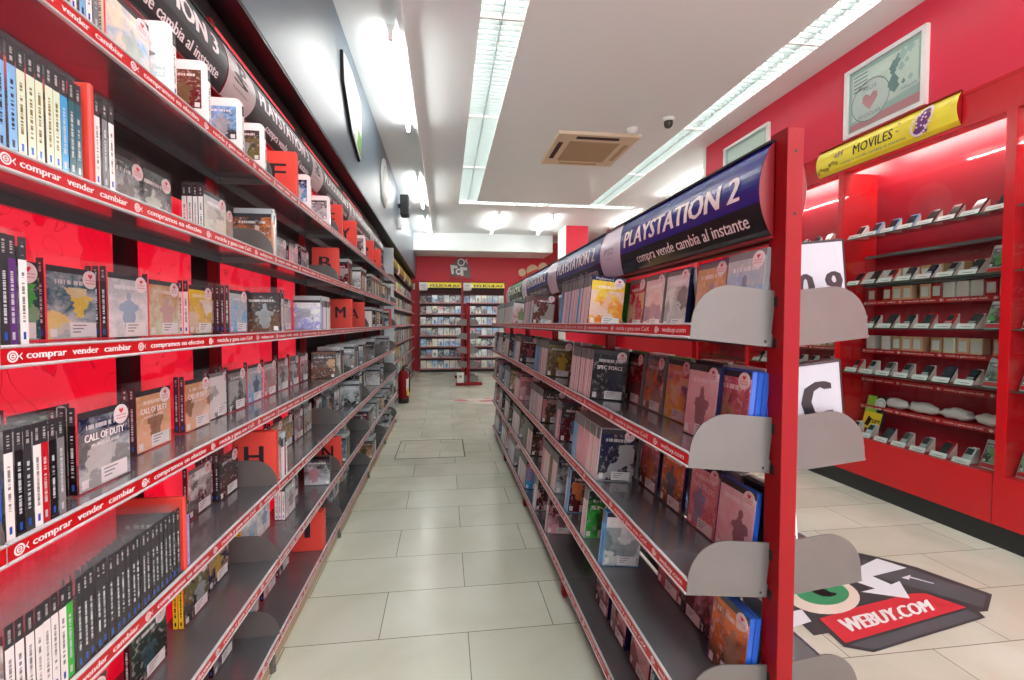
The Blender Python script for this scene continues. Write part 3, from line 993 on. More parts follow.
# ------------------------------------------------------------------ long wall run
XL = -0.608
L_Z = [1.763, 1.486, 1.209, 0.932, 0.655, 0.378, 0.098]
L_DEPTH = 0.192
M_SIGNW = plain('warm_white_sign', rgb(190, 182, 182), 0.4)
M_SIGNG = plain('graphite_sign', rgb(62, 66, 70), 0.42)
M_SIGNK = plain('black_sign', rgb(40, 42, 46), 0.42)
GREY_SIGN = [M_SIGNW, M_SIGNG, M_SIGNK, plain('dark_red_metal', rgb(120, 8, 18), 0.4), M_BLACK]
NO_PLATE = {(0, 2), (0, 3), (1, 2)}
L_BAYS = [-0.31 + k for k in range(6)]
for k, y0 in enumerate(L_BAYS):
    where = ['standing before the first sign', 'under the sign nearest the shop front', 'second along with red posters behind it', 'third along the run', 'fourth along the run', 'fifth along, by the extinguisher'][k]
    t = tag(empty('wall_shelving', (XL, y0, 0), PI / 2), 'red and grey wall shelving bay, %s' % where, 'shelving unit', 'bays of the long wall shelving')
    I = Matrix.Identity(4)
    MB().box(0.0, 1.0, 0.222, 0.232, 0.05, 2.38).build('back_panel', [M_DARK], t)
    for x in ((0.0, 0.97) if k == 5 else (0.0,)):
        MB().box(x, x + 0.03, 0.195, 0.222, 0.0, 2.3).build('upright', [M_RED], t)
    if k < 3:
        for a, b, nm in ((0.032, 0.52, 0), (0.62, 0.86, 1)):
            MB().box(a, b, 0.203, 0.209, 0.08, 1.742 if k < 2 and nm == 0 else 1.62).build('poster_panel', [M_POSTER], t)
    if k < 5:
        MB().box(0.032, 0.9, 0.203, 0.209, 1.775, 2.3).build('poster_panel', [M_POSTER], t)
    for r, z in enumerate(L_Z):
        kk = k - 1
        shelf_parts(t, I, z, 1.0, L_DEPTH, 0.0, () if (kk, r) in NO_PLATE else (0.9975,))
    header(t, I, 1.0, 2.04, 0.2, 0.175, 0.035, GREY_SIGN, 'PLAYSTATION 3', 'compra vende cambia al instante', 'ps3')
    MB().box(0.0, 1.0, 0.012, 0.19, 0.0, 0.06).build('plinth', [M_BEIGE], t)
    MB().box(0.93, 0.955, 0.0, 0.03, 0.0, 0.05).cyl((0.9425, 0.004, 0.0), (0.9425, 0.004, 0.02), 0.01, n=10).build('foot', [M_PLATE], t)

# ------------------------------------------------------------------ island of double shelving
GX = 0.52
GXC = 0.73
GY0, GL = 0.89, 1.0
G_Z = [1.24, 0.962, 0.683, 0.405, 0.118]
G_DEPTH = 0.192
TILT = math.radians(6.0)
M_BLUE = plain('royal_blue_sign', rgb(34, 34, 128), 0.22)
M_NAVYK = plain('near_black_sign', rgb(30, 30, 36), 0.25)
M_MIDBLUE = plain('slate_blue_sign', rgb(72, 82, 150), 0.24)
M_MIDK = plain('deep_blue_sign', rgb(40, 44, 84), 0.25)
M_PALEW = plain('lilac_white_sign', rgb(222, 216, 232), 0.25)
M_SGREEN = plain('leaf_green_sign', rgb(60, 150, 84), 0.25)
RED_END = plain('red_sign_end', rgb(116, 6, 16), 0.4)


def island_bay(yn, label, group, sign, plates, last=False, first=False, height=1.65, with_sign=True):
    t = tag(empty('island_shelving', (GXC, yn + GL / 2, 0)), label, 'shelving unit', group)
    UL = Matrix.Translation((GX - GXC, GL / 2, 0)) @ Matrix.Rotation(-PI / 2, 4, 'Z')
    UR = Matrix.Translation((GXC - GX, -GL / 2, 0)) @ Matrix.Rotation(PI / 2, 4, 'Z')
    for y in ((-GL / 2, GL / 2 - 0.045) if last else (-GL / 2,)):
        p = MB().bbox(-0.019, 0.019, y - (0.03 if first and y < 0 else 0), y + 0.02, 0.0, height, 0.002)
        po = p.build('post', [M_RED], t)
        if first and y < 0:
            for z in (1.6, 1.47):
                MB().cyl((0.0, y - 0.0305, z), (0.0, y - 0.0295, z), 0.0035, n=10).build('bolt_hole', [M_DARK], po)
            for zz in G_Z:
                for dz in (-0.055, 0.035):
                    MB().box(-0.0195, -0.0185, y - 0.01, y + 0.0, zz + dz, zz + dz + 0.022).build('slot', [M_DARK], po)
    for k, (U, pl) in enumerate(((UL, GL - 0.001), (UR, 0.001))):
        for z in G_Z:
            shelf_parts(t, U, z, GL, G_DEPTH, TILT, (pl,) if plates else ())
        MB().box(0.0, GL, 0.03, 0.2, 0.0, 0.055, 0, U).build('plinth', [M_DARK], t)
        MB().box(GL - 0.05 if k == 0 else 0.02, GL - 0.02 if k == 0 else 0.05, 0.0, 0.03, 0.012, 0.07, 0, U).cyl((GL - 0.035 if k == 0 else 0.035, 0.015, 0), (GL - 0.035 if k == 0 else 0.035, 0.015, 0.02), 0.01, n=10, mat=1, M=U).build('foot', [M_RED, M_PLATE], t)
        if with_sign:
            header(t, U, GL, 1.43, 0.2, 0.185, 0.032, sign[0], sign[1], sign[2], sign[3])
    return t


PS2A = ([M_PALEW, M_BLUE, M_NAVYK, RED_END, M_BLACK], 'PLAYSTATION 2', 'compra vende cambia al instante', 'ps2')
PS2B = ([M_PALEW, M_MIDBLUE, M_MIDK, RED_END, M_BLACK], 'PLAYSTATION 2', 'compra vende cambia al instante', 'ps2')
XBX = ([M_PALEW, M_SGREEN, plain('dark_green_sign', rgb(34, 84, 50), 0.25), RED_END, M_BLACK], 'XBOX', 'compra vende cambia al instante', 'x')
for k, (s, lab) in enumerate(((PS2A, 'red island shelving bay with the end post and large blue sign'), (PS2B, 'second island shelving bay from the end post, under a blue sign'), (PS2B, 'third island shelving bay from the end post, under a blue sign'), (XBX, 'last island shelving bay, under the green sign'))):
    island_bay(GY0 + k * GL, lab, 'bays of the long island shelving', s, k == 0, k == 3, k == 0)

# the short island before the end wall
t = tag(empty('short_island', (0.46, 9.45, 0)), 'short red shelving island with grey end plates before the end wall', 'shelving unit')
UL = Matrix.Translation((-0.2, 0.6, 0)) @ Matrix.Rotation(-PI / 2, 4, 'Z')
UR = Matrix.Translation((0.2, -0.6, 0)) @ Matrix.Rotation(PI / 2, 4, 'Z')
for y in (-0.62, 0.57):
    MB().bbox(-0.03, 0.03, y, y + 0.04, 0.0, 1.64, 0.003).build('post', [M_RED], t)
MB().bbox(-0.25, 0.27, -0.66, -0.56, 0.005, 0.06, 0.006).bbox(-0.25, 0.27, 0.55, 0.62, 0.005, 0.06, 0.006).build('base', [M_RED], t)
for U, pl in ((UL, 1.199), (UR, 0.001)):
    for z in G_Z:
        shelf_parts(t, U, z, 1.2, G_DEPTH, TILT, (pl,))

# ------------------------------------------------------------------ yellow-signed film shelving: the corner run and the end wall
M_YEL = plain('yellow_sign', rgb(250, 232, 74), 0.22)
YELLOW = [plain('white_sign', rgb(226, 226, 224), 0.3), M_YEL, plain('brown_black_sign', rgb(46, 32, 24), 0.35), RED_END, plain('yellow_lip', rgb(226, 200, 60), 0.4), M_INK]
EX0, EL, EY = -0.66, 1.1, 11.3
F_Z = [1.76, 1.485, 1.21, 0.935, 0.66, 0.385, 0.11]


def film_bay(name, loc, rz, L, label, group, sign):
    t = tag(empty(name, loc, rz), label, 'shelving unit', group)
    I = Matrix.Identity(4)
    MB().box(0, L, 0.21, 0.22, 0.02, 2.3).build('back_panel', [plain('maroon_panel', rgb(84, 8, 20), 0.5)], t)
    for x in (0.0, L - 0.025):
        MB().box(x, x + 0.025, 0.0 if sign == 'PELÍCULAS' else 0.18, 0.21, 0.0, 2.3 if sign == 'PELÍCULAS' else 2.02).build('upright', [plain('deep_red_upright', rgb(150, 14, 32), 0.4)], t)
    for z in F_Z:
        shelf_parts(t, I @ Matrix.Translation((0.026, 0, 0)), z, L - 0.052, 0.2, 0.0)
    MB().box(0, L, 0.03, 0.2, 0.0, 0.07).build('plinth', [M_DARK], t)
    header(t, I, L, 2.06, 0.2, 0.06, 0.03, YELLOW, sign, 'compra vende cambia al instante', 'dvd')
    return t


for k in range(2):
    film_bay('film_shelving', (EX0 + k * EL, EY, 0), 0, EL, 'yellow-signed film shelving bay on the end wall, %s' % ('beside the corner' if k == 0 else 'behind the short island'), 'film shelving on the end wall', 'PELÍCULAS')
C_Y = [6.55 + 1.15 * k for k in range(4)]
for k, y in enumerate(C_Y):
    film_bay('corner_shelving', (-0.745, y, 0), PI / 2, 1.15, '%s yellow-signed shelving bay past the extinguisher towards the corner' % ORD[k], 'shelving run past the extinguisher', 'SERIES')
tag(MB().bbox(-0.858, -0.72, 6.45, 6.475, 0.0, 2.3, 0.004).build('end_panel', [plain('pale_blue_panel', rgb(206, 218, 224), 0.3)]), 'tall pale panel closing the near end of the corner shelving run', 'panel')

# ================================================================== cases
PAL = {
    'white': (228, 230, 228), 'cream': (232, 224, 196), 'silver': (178, 188, 190), 'grey': (124, 126, 128), 'charcoal': (54, 54, 58), 'black': (26, 26, 30),
    'navy': (24, 32, 70), 'blue': (36, 84, 176), 'sky': (120, 176, 220), 'cyan': (54, 156, 214), 'teal': (40, 92, 104), 'forest': (42, 66, 50), 'green': (64, 186, 72),
    'mint': (206, 222, 196), 'olive': (112, 104, 52), 'yellow': (232, 200, 44), 'orange': (220, 120, 44), 'tan': (196, 156, 112), 'brown': (98, 66, 46), 'red': (186, 26, 38),
    'maroon': (92, 20, 30), 'rose': (196, 104, 116), 'pink': (224, 168, 176), 'lilac': (148, 148, 210), 'purple': (92, 56, 120), 'peach': (226, 178, 146), 'blush': (226, 202, 206),
}


def col4(n):
    return rgb(*PAL[n])


CW, CT = 0.135, 0.0145
H_KIND = {'clear': 0.171, 'tall': 0.19}
ITEMS = []


def body_mesh(kind):
    h = H_KIND[kind]
    mb = MB().bbox(-CW / 2, CW / 2, 0.0004, CT - 0.0004, 0, h, 0.0016, seg=1)
    o = mb.build('case_shape', [M_CLEAR if kind == 'clear' else M_BODY])
    me = o.data
    bpy.data.objects.remove(o)
    return me


def mesh_only(mb, mats):
    o = mb.build('insert_shape', mats)
    me = o.data
    bpy.data.objects.remove(o)
    return me


def round_poly(x0, x1, z0, z1, r):
    out = []
    for cx, cz, a0 in ((x1 - r, z1 - r, 0), (x0 + r, z1 - r, PI / 2)):
        out += [(cx + r * math.cos(a0 + PI / 2 * i / 6), cz + r * math.sin(a0 + PI / 2 * i / 6)) for i in range(7)]
    return out + [(x0, z0), (x1, z0)]


H_KIND['round'] = 0.166
BODY = {k: body_mesh(k) for k in ('clear', 'tall')}
_mb = MB().prism(round_poly(-CW / 2, CW / 2, 0.0, 0.166, 0.02), 0.0004, CT - 0.0004, 'y')
_o = _mb.build('case_shape', [M_BODY])
BODY['round'] = _o.data
bpy.data.objects.remove(_o)
ZTOP = {'clear': 0.149, 'tall': 0.187, 'round': 0.145}
COVER = {k: mesh_only(MB().box(-CW / 2 + 0.004, CW / 2 - 0.001, -0.0003, 0.0003, 0.003, ZTOP[k]), [M_COVER]) for k in ZTOP}
_back_round = MB().box(-CW / 2 + 0.016, CW / 2 - 0.016, CT - 0.0003, CT + 0.0003, 0.042, 0.15)
BACK = {k: mesh_only(_back_round if k == 'round' else MB().box(-CW / 2 + 0.002, CW / 2 - 0.004, CT - 0.0003, CT + 0.0003, 0.003, ZTOP[k]), [M_COVER]) for k in ZTOP}
SPINE = {k: mesh_only(MB().box(-CW / 2 - 0.0003, -CW / 2 + 0.0003, 0.001, CT - 0.001, 0.003, ZTOP[k] + (0.012 if k == 'clear' else 0)), [M_SPINE]) for k in ZTOP}
mb = MB().box(-0.012, 0.056, -0.0012, -0.0004, 0.006, 0.036)
for k in range(3):
    mb.add([(-0.006, -0.0014, 0.029 - 0.007 * k), (0.03 - 0.008 * k, -0.0014, 0.029 - 0.007 * k), (0.03 - 0.008 * k, -0.0014, 0.0315 - 0.007 * k), (-0.006, -0.0014, 0.0315 - 0.007 * k)], [(0, 1, 2, 3)], 1)
LABEL_ME = mesh_only(mb, [M_LABEL, M_GREYINK])
STICK = {}
for kk in ZTOP:
    zc = ZTOP[kk] - 0.021
    mb = MB().cyl((0.043, -0.0012, zc), (0.043, -0.0004, zc), 0.0195, n=20)
    hx, hz = 0.043, zc + 0.007
    mb.flat([(hx, hz - 0.006), (hx + 0.006, hz + 0.001), (hx + 0.0055, hz + 0.004), (hx + 0.0028, hz + 0.005), (hx, hz + 0.0025), (hx - 0.0028, hz + 0.005), (hx - 0.0055, hz + 0.004), (hx - 0.006, hz + 0.001)], -0.0014, 1)
    for q in (0.0, -0.006):
        mb.flat([(hx - 0.014, zc - 0.003 + q), (hx + 0.014, zc - 0.003 + q), (hx + 0.014, zc - 0.0005 + q), (hx - 0.014, zc - 0.0005 + q)], -0.0014, 2)
    STICK[kk] = mesh_only(mb, [M_STICKER, M_HEART, plain('rose_ink', rgb(206, 150, 156), 0.5)])


def area_px(p, w, h, nrm):
    """rough size in the picture of a w x h face at p"""
    v = Vector(p) - Vector((0, 0, EYE))
    d = max(0.3, v.y * CS + v.x * SN)
    c = abs(v.normalized().dot(nrm))
    return w * h * (FOC / d) ** 2 * c


def add_case(row, M, kind, spine, cover, body, flags, order):
    """spine (colour, band, ink, foot); cover (a, b, c, band); flags: set of cover, back, spine, label, sticker"""
    h = H_KIND[kind]
    p = M @ Vector((0, 0, h / 2))
    R = M.to_3x3()
    ar = area_px(p, CT, h, R @ Vector((-1, 0, 0))) if 'spine' in flags else 0.0
    if 'cover' in flags or 'back' in flags:
        ar += area_px(p, CW, h, R @ Vector((0, -1, 0)))
    ITEMS.append(dict(row=row, M=M, kind=kind, spine=spine, cover=cover, body=body, flags=flags, order=order, area=ar, title=None))
    return ITEMS[-1]


def lframe(r):
    return Matrix.Translation((XL, 0, L_Z[r] - 0.004)) @ Matrix.Rotation(PI / 2, 4, 'Z')


def gframe(r):
    return Matrix.Translation((GX, GY0 + 4 * GL, G_Z[r])) @ Matrix.Rotation(-PI / 2, 4, 'Z') @ Matrix.Rotation(-TILT, 4, 'X') @ Matrix.Translation((0, 0, -0.004))


def grframe(r):
    return Matrix.Translation((2 * GXC - GX, GY0, G_Z[r])) @ Matrix.Rotation(PI / 2, 4, 'Z') @ Matrix.Rotation(-TILT, 4, 'X') @ Matrix.Translation((0, 0, -0.004))


DIVIDERS = []


def expand(lst):
    out = []
    for c in lst.split():
        n, _, k = c.partition('*')
        out += [n] * int(k or 1)
    return out


INKS = {'white': 'grey', 'cream': 'grey', 'mint': 'olive', 'sky': 'navy', 'blush': 'rose', 'pink': 'maroon', 'silver': 'charcoal', 'yellow': 'black'}


def spine_cols(c, band):
    ink = INKS.get(c, 'silver')
    return (c, band, ink, 'blue' if c in ('white', 'mint', 'cream', 'charcoal', 'black') else ink)


def left_row(r, entries):
    F = lframe(r)
    row = ('L', r)
    order = [0]
    def put(x, d, rot, *a):
        it = add_case(row, F @ Matrix.Translation((x, d, 0)) @ Matrix.Rotation(rot, 4, 'Z'), *a, order[0])
        order[0] += 1
        return it
    end = [0.0]
    for e in entries:
        k = e[0]
        if k in ('S', 's'):
            y = along(e[1], -0.616) if k == 'S' else e[1]
            cols = expand(e[2])
            for i, c in enumerate(cols):
                fl = {'spine'} | ({'back'} if i == 0 else set()) | ({'cover'} if i == len(cols) - 1 else set())
                y += CT + 0.0004
                put(y, 0.006 + RND.uniform(0, 0.004) + CW / 2, PI / 2, 'clear', spine_cols(c, 'charcoal'), (RND.choice(['grey', 'silver', 'charcoal', 'tan', 'teal', 'white', 'brown']), c, RND.choice(['grey', 'silver', 'charcoal', 'white', 'navy']), 'charcoal'), 'silver', fl)
            end[0] = y
        elif k in ('F', 'f'):
            _, p, X, n, a, b, c, sp = e[:8]
            y = along(p, X) if k == 'F' else p
            for i in range(n):
                fl = {'spine'} | ({'cover', 'label', 'sticker'} if i == 0 else set())
                it = put(y + CW / 2, -X + XL + i * (CT + 0.0004), 0.0, 'clear', spine_cols(sp, 'charcoal'), (a, b, c, 'charcoal' if a != 'white' else 'grey'), 'silver', fl)
                if i == 0 and len(e) > 8:
                    it['title'] = e[8]
            end[0] = y + CW
        elif k in ('P', 'p'):
            _, p, bd, a, b, c = e
            y = along(p, -0.616) if k == 'P' else p
            put(y + CT, 0.006 + CW / 2, PI / 2, 'round' if bd == 'white' else 'clear', spine_cols(bd, 'charcoal'), (a, b, c, bd), bd, {'spine', 'back', 'cover'})
            end[0] = y + CT
        elif k in ('D', 'd'):
            y = along(e[1], -0.616) if k == 'D' else e[1]
            DIVIDERS.append((row, F @ Matrix.Translation((y, 0, 0)), e[2], e[3] if len(e) > 3 else 0.03))
            end[0] = y + (e[3] if len(e) > 3 else 0.03)
        elif k == 'R':      # filled without single spots
            y, stop, rr = e[1], e[2], random.Random(e[3])
            dark = ['charcoal', 'black', 'grey', 'navy', 'silver', 'white', 'brown', 'maroon', 'teal', 'tan', 'white', 'grey']
            while y < stop - 0.16:
                nb = math.floor(y - 0.69 + 1e-6) + 1.69     # next plate
                if y + 0.14 > nb - 0.004 and y < nb + 0.004:
                    y = nb + 0.006
                    continue
                q = rr.random()
                if q < 0.62:
                    n = rr.choice((1, 1, 2, 3))
                    c = rr.sample(dark, 4)
                    for i in range(n):
                        put(y + CW / 2, 0.16 - n * (CT + 0.0006) - 0.004 + i * (CT + 0.0004), 0.0, 'clear', spine_cols(c[3], 'charcoal'), (c[0], c[1], c[2], 'charcoal'), 'silver', {'spine'} | ({'cover', 'label'} if i == 0 else set()))
                    y += CW + rr.uniform(0.004, 0.03)
                else:
                    for i in range(rr.randint(3, 8)):
                        if y + CT > nb - 0.004:
                            break
                        y += CT + 0.0004
                        put(y, 0.006 + CW / 2, PI / 2, 'clear', spine_cols(rr.choice(dark), 'charcoal'), (rr.choice(dark), rr.choice(dark), rr.choice(dark), 'charcoal'), 'silver', {'spine'} | ({'back'} if i == 0 else set()))
                    y += 0.012
            end[0] = y


left_row(0, [
    ('S', 58, 'teal navy silver white sky white grey'), ('F', 113, -0.66, 1, 'cream', 'sky', 'mint', 'cream'),
    ('P', 178, 'white', 'white', 'silver', 'charcoal'), ('P', 212, 'white', 'brown', 'maroon', 'olive'), ('P', 245, 'white', 'sky', 'charcoal', 'silver'), ('P', 267, 'white', 'charcoal', 'olive', 'silver'),
    ('D', 298, 'F'), ('P', 312, 'white', 'navy', 'sky', 'white'), ('P', 331, 'white', 'charcoal', 'silver', 'navy'), ('D', 343, 'E'), ('D', 357, 'Y'),
    ('P', 366, 'white', 'grey', 'charcoal', 'silver'), ('D', 374, 'P'), ('D', 381, 'R'), ('R', 5.15, 5.6, 90)])
left_row(1, [
    ('S', -6, 'sky*3 mint*5 cyan teal*2'), ('d', 0.8712, '', 0.012), ('s', 0.884, 'white grey white'),
    ('F', 108, -0.75, 1, 'charcoal', 'silver', 'brown', 'charcoal'), ('F', 142, -0.75, 1, 'black', 'grey', 'mint', 'red'), ('f', 1.41, -0.70, 4, 'silver', 'mint', 'grey', 'white'),
    ('f', 1.552, -0.742, 1, 'tan', 'silver', 'olive', 'navy'), ('s', 1.698, 'orange white mint'),
    ('f', 1.76, -0.75, 1, 'silver', 'white', 'grey', 'white'), ('F', 277, -0.75, 1, 'silver', 'grey', 'white', 'charcoal'), ('F', 290, -0.75, 1, 'silver', 'white', 'sky', 'black'),
    ('F', 302, -0.75, 2, 'silver', 'grey', 'white', 'navy'), ('d', 2.70, 'B'), ('R', 2.8, 5.6, 91)])
left_row(2, [
    ('S', -12, 'white charcoal purple white'), ('f', 0.815, -0.765, 1, 'forest', 'teal', 'green', 'charcoal'), ('F', 46, -0.765, 1, 'teal', 'silver', 'yellow', 'charcoal'),
    ('F', 108, -0.742, 3, 'silver', 'white', 'sky', 'black'), ('F', 149, -0.76, 1, 'tan', 'mint', 'pink', 'rose'), ('F', 189, -0.755, 2, 'yellow', 'tan', 'white', 'white'),
    ('f', 1.60, -0.72, 5, 'silver', 'sky', 'white', 'charcoal'), ('p', 1.76, 'charcoal', 'charcoal', 'brown', 'silver'), ('s', 1.777, 'white silver'), ('f', 1.83, -0.75, 1, 'silver', 'tan', 'grey', 'silver'),
    ('f', 1.985, -0.745, 2, 'silver', 'lilac', 'grey', 'black'), ('f', 2.15, -0.745, 2, 'grey', 'tan', 'silver', 'charcoal'), ('s', 2.32, 'lilac*3 white*3 lilac white*3 mint*2 white'),
    ('f', 2.54, -0.745, 2, 'mint', 'silver', 'brown', 'white'), ('D', 352, 'M'), ('D', 364, 'A'), ('R', 3.72, 5.2, 92), ('D', 391, 'J')])
left_row(3, [
    ('S', -14, 'blue white black charcoal white red black grey'), ('f', 0.865, -0.758, 1, 'forest', 'mint', 'black', 'charcoal'), ('f', 0.876, -0.655, 3, 'navy', 'silver', 'black', 'black', 'CALL OF DUTY|WORLD AT WAR'),
    ('F', 133, -0.72, 2, 'tan', 'peach', 'brown', 'charcoal', 'CALL OF DUTY|MODERN WARFARE 2'), ('F', 183, -0.728, 2, 'tan', 'peach', 'brown', 'charcoal', 'CALL OF DUTY|MODERN WARFARE 2'),
    ('F', 207, -0.745, 1, 'white', 'white', 'black', 'silver'), ('f', 1.62, -0.738, 3, 'grey', 'charcoal', 'silver', 'black'),
    ('f', 1.80, -0.75, 1, 'silver', 'sky', 'charcoal', 'grey'), ('f', 1.955, -0.75, 1, 'silver', 'rose', 'grey', 'pink'), ('f', 2.11, -0.75, 1, 'grey', 'silver', 'charcoal', 'charcoal'),
    ('f', 2.265, -0.75, 1, 'charcoal', 'grey', 'silver', 'black'), ('f', 2.42, -0.75, 1, 'pink', 'maroon', 'silver', 'red'), ('p', 2.60, 'brown', 'charcoal', 'brown', 'tan'), ('R', 2.72, 5.6, 93)])
left_row(4, [
    ('S', -8, 'white*7 green charcoal*20'), ('d', 1.122, '', 0.012), ('s', 1.135, 'lilac'), ('F', 184, -0.755, 1, 'white', 'maroon', 'black', 'charcoal'), ('f', 1.545, -0.737, 4, 'charcoal', 'maroon', 'brown', 'black'),
    ('d', 1.695, 'H'), ('s', 1.74, 'pink white*2 red white'), ('f', 1.85, -0.75, 1, 'grey', 'teal', 'silver', 'charcoal'), ('f', 1.99, -0.74, 2, 'tan', 'brown', 'silver', 'black'), ('f', 2.14, -0.745, 1, 'olive', 'tan', 'brown', 'olive'),
    ('f', 2.29, -0.74, 2, 'grey', 'rose', 'silver', 'black'), ('f', 2.44, -0.74, 2, 'silver', 'tan', 'charcoal', 'black'), ('R', 2.7, 5.6, 94)])
left_row(5, [
    ('f', 0.86, -0.70, 1, 'red', 'maroon', 'red', 'red'), ('F', 121, -0.72, 1, 'forest', 'black', 'teal', 'black'), ('F', 177, -0.735, 2, 'olive', 'charcoal', 'silver', 'yellow'), ('F', 203, -0.755, 1, 'tan', 'navy', 'yellow', 'charcoal'),
    ('f', 1.635 - 0.06 + 0.06, -0.742, 0, 'brown', 'orange', 'tan', 'black'), ('f', 1.70, -0.74, 2, 'white', 'silver', 'sky', 'yellow'), ('f', 1.845, -0.745, 1, 'silver', 'white', 'blue', 'navy'), ('f', 2.03, -0.70, 3, 'silver', 'pink', 'grey', 'white'),
    ('f', 2.2, -0.74, 2, 'charcoal', 'teal', 'grey', 'black'), ('p', 2.45, 'black', 'charcoal', 'silver', 'rose'), ('d', 2.70, 'N'), ('R', 2.85, 5.6, 95)])
left_row(6, [
    ('F', 150, -0.74, 1, 'forest', 'charcoal', 'teal', 'black'), ('f', 1.50, -0.745, 1, 'charcoal', 'grey', 'maroon', 'black'), ('f', 1.72, -0.745, 1, 'grey', 'mint', 'silver', 'silver'), ('f', 1.90, -0.745, 1, 'brown', 'pink', 'charcoal', 'black'),
    ('f', 2.07, -0.745, 1, 'maroon', 'grey', 'pink', 'maroon'), ('d', 2.30, 'I', 0.06), ('f', 2.45, -0.745, 1, 'grey', 'silver', 'tan', 'grey'), ('R', 2.8, 5.3, 96)])


def isl_row(r, entries):
    F = gframe(r)
    YF = GY0 + 4 * GL
    row = ('G', r)
    order = [0]
    def put(x, d, rot, *a):
        it = add_case(row, F @ Matrix.Translation((x, d, 0)) @ Matrix.Rotation(rot, 4, 'Z'), *a, order[0])
        order[0] += 1
        return it
    for e in entries:
        k = e[0]
        if k in ('F', 'f'):
            _, p, X, n, a, b, c, bd = e[:8]
            y = along(p, X) if k == 'F' else p
            y = max(y, GY0 + 0.012 + CW)
            for i in range(n):
                it = put(YF - y + CW / 2, X - GX + i * (CT + 0.0004), 0.0, 'tall', spine_cols(bd, 'grey'), (a, b, c, 'grey' if r < 1 else 'charcoal'), bd, {'spine'} | ({'cover', 'label', 'sticker'} if i == 0 else set()))
                if i == 0 and len(e) > 8:
                    it['title'] = e[8]
        elif k == 'S':      # near cover then spines going away
            _, y, cols, cov, bd = e[:5]
            for i, c in enumerate(expand(cols)):
                it = put(YF - y, 0.012 + RND.uniform(0, 0.003) + CW / 2, PI / 2, 'tall', spine_cols(c, 'grey'), cov + ('navy' if cov[0] == 'yellow' else 'charcoal',), bd, {'spine'} | ({'cover', 'label', 'sticker'} if i == 0 else set()))
                if i == 0 and len(e) > 5:
                    it['title'] = e[5]
                y += CT + 0.0004
        elif k == 'R':
            y, stop, rr = e[1], e[2], random.Random(e[3])
            pale = ['blush', 'blush', 'white', 'pink', 'silver', 'sky', 'grey', 'cream']
            while y < stop - 0.2:
                n = rr.randint(14, 26)
                cov = (rr.choice(['maroon', 'olive', 'charcoal', 'rose', 'forest', 'white']), rr.choice(list(PAL)), rr.choice(list(PAL)), 'charcoal')
                for i in range(n):
                    if y > stop:
                        break
                    put(YF - y, 0.012 + CW / 2, PI / 2, 'tall', spine_cols(rr.choice(pale), 'grey'), cov, 'navy', {'spine'} | ({'cover', 'label', 'sticker'} if i == 0 else set()))
                    y += CT + 0.0004
                y += rr.uniform(0.14, 0.2)


isl_row(0, [  # pink and blush tones partly paint in the red light on these cases
    ('F', 726, 0.685, 3, 'silver', 'sky', 'grey', 'grey'), ('F', 692, 0.70, 1, 'tan', 'peach', 'sky', 'blue'), ('F', 662, 0.70, 1, 'white', 'silver', 'charcoal', 'navy'), ('F', 642, 0.70, 1, 'blush', 'pink', 'purple', 'grey'), ('F', 626, 0.705, 1, 'red', 'rose', 'yellow', 'grey'),
    ('S', 1.634, 'blush*8 sky cyan blush*7 sky blush*6 sky*5', ('yellow', 'orange', 'white'), 'navy', 'PlayStation.2|'), ('S', 2.72, 'white*4 sky*3 blush*12 sky*3', ('maroon', 'brown', 'silver'), 'maroon'),
    ('S', 3.55, 'white*5 mint*6 blush*20 sky*4 mint*20 blush*20', ('white', 'rose', 'green'), 'silver')])
isl_row(1, [
    ('F', 711, 0.655, 4, 'rose', 'maroon', 'tan', 'blue'), ('F', 684, 0.64, 1, 'blush', 'pink', 'maroon', 'navy'), ('F', 664, 0.70, 1, 'rose', 'yellow', 'blue', 'grey'), ('F', 643, 0.70, 1, 'maroon', 'orange', 'charcoal', 'grey'), ('F', 625, 0.70, 1, 'maroon', 'red', 'charcoal', 'grey'),
    ('S', 1.60, 'blush*5 pink blush*12', ('black', 'charcoal', 'navy'), 'black', 'SPEC FORCE|'), ('S', 2.33, 'blush*9 pink*3 sky*10', ('olive', 'brown', 'yellow'), 'forest'), ('S', 3.2, 'blush*4 white*10 sky*6', ('maroon', 'charcoal', 'rose'), 'maroon'), ('R', 3.75, 4.86, 60)])
isl_row(2, [
    ('F', 717, 0.69, 1, 'blush', 'pink', 'maroon', 'blue'), ('F', 689, 0.70, 1, 'pink', 'rose', 'sky', 'navy', 'SUPER TRUCKS|'), ('F', 661, 0.70, 1, 'orange', 'brown', 'teal', 'navy'), ('F', 640, 0.70, 1, 'rose', 'brown', 'orange', 'navy'), ('F', 622, 0.70, 1, 'maroon', 'rose', 'brown', 'grey'),
    ('S', 1.52, 'blush*4 peach blush*3 pink*9 sky*4', ('navy', 'charcoal', 'silver'), 'silver'), ('S', 2.05, 'pink*4 sky grey*2', ('charcoal', 'maroon', 'sky'), 'navy'), ('S', 2.45, 'blush*14 silver*5 blush*4', ('charcoal', 'brown', 'rose'), 'black'), ('S', 3.2, 'blush*8 white*8', ('rose', 'pink', 'maroon'), 'rose'), ('R', 3.7, 4.86, 61)])
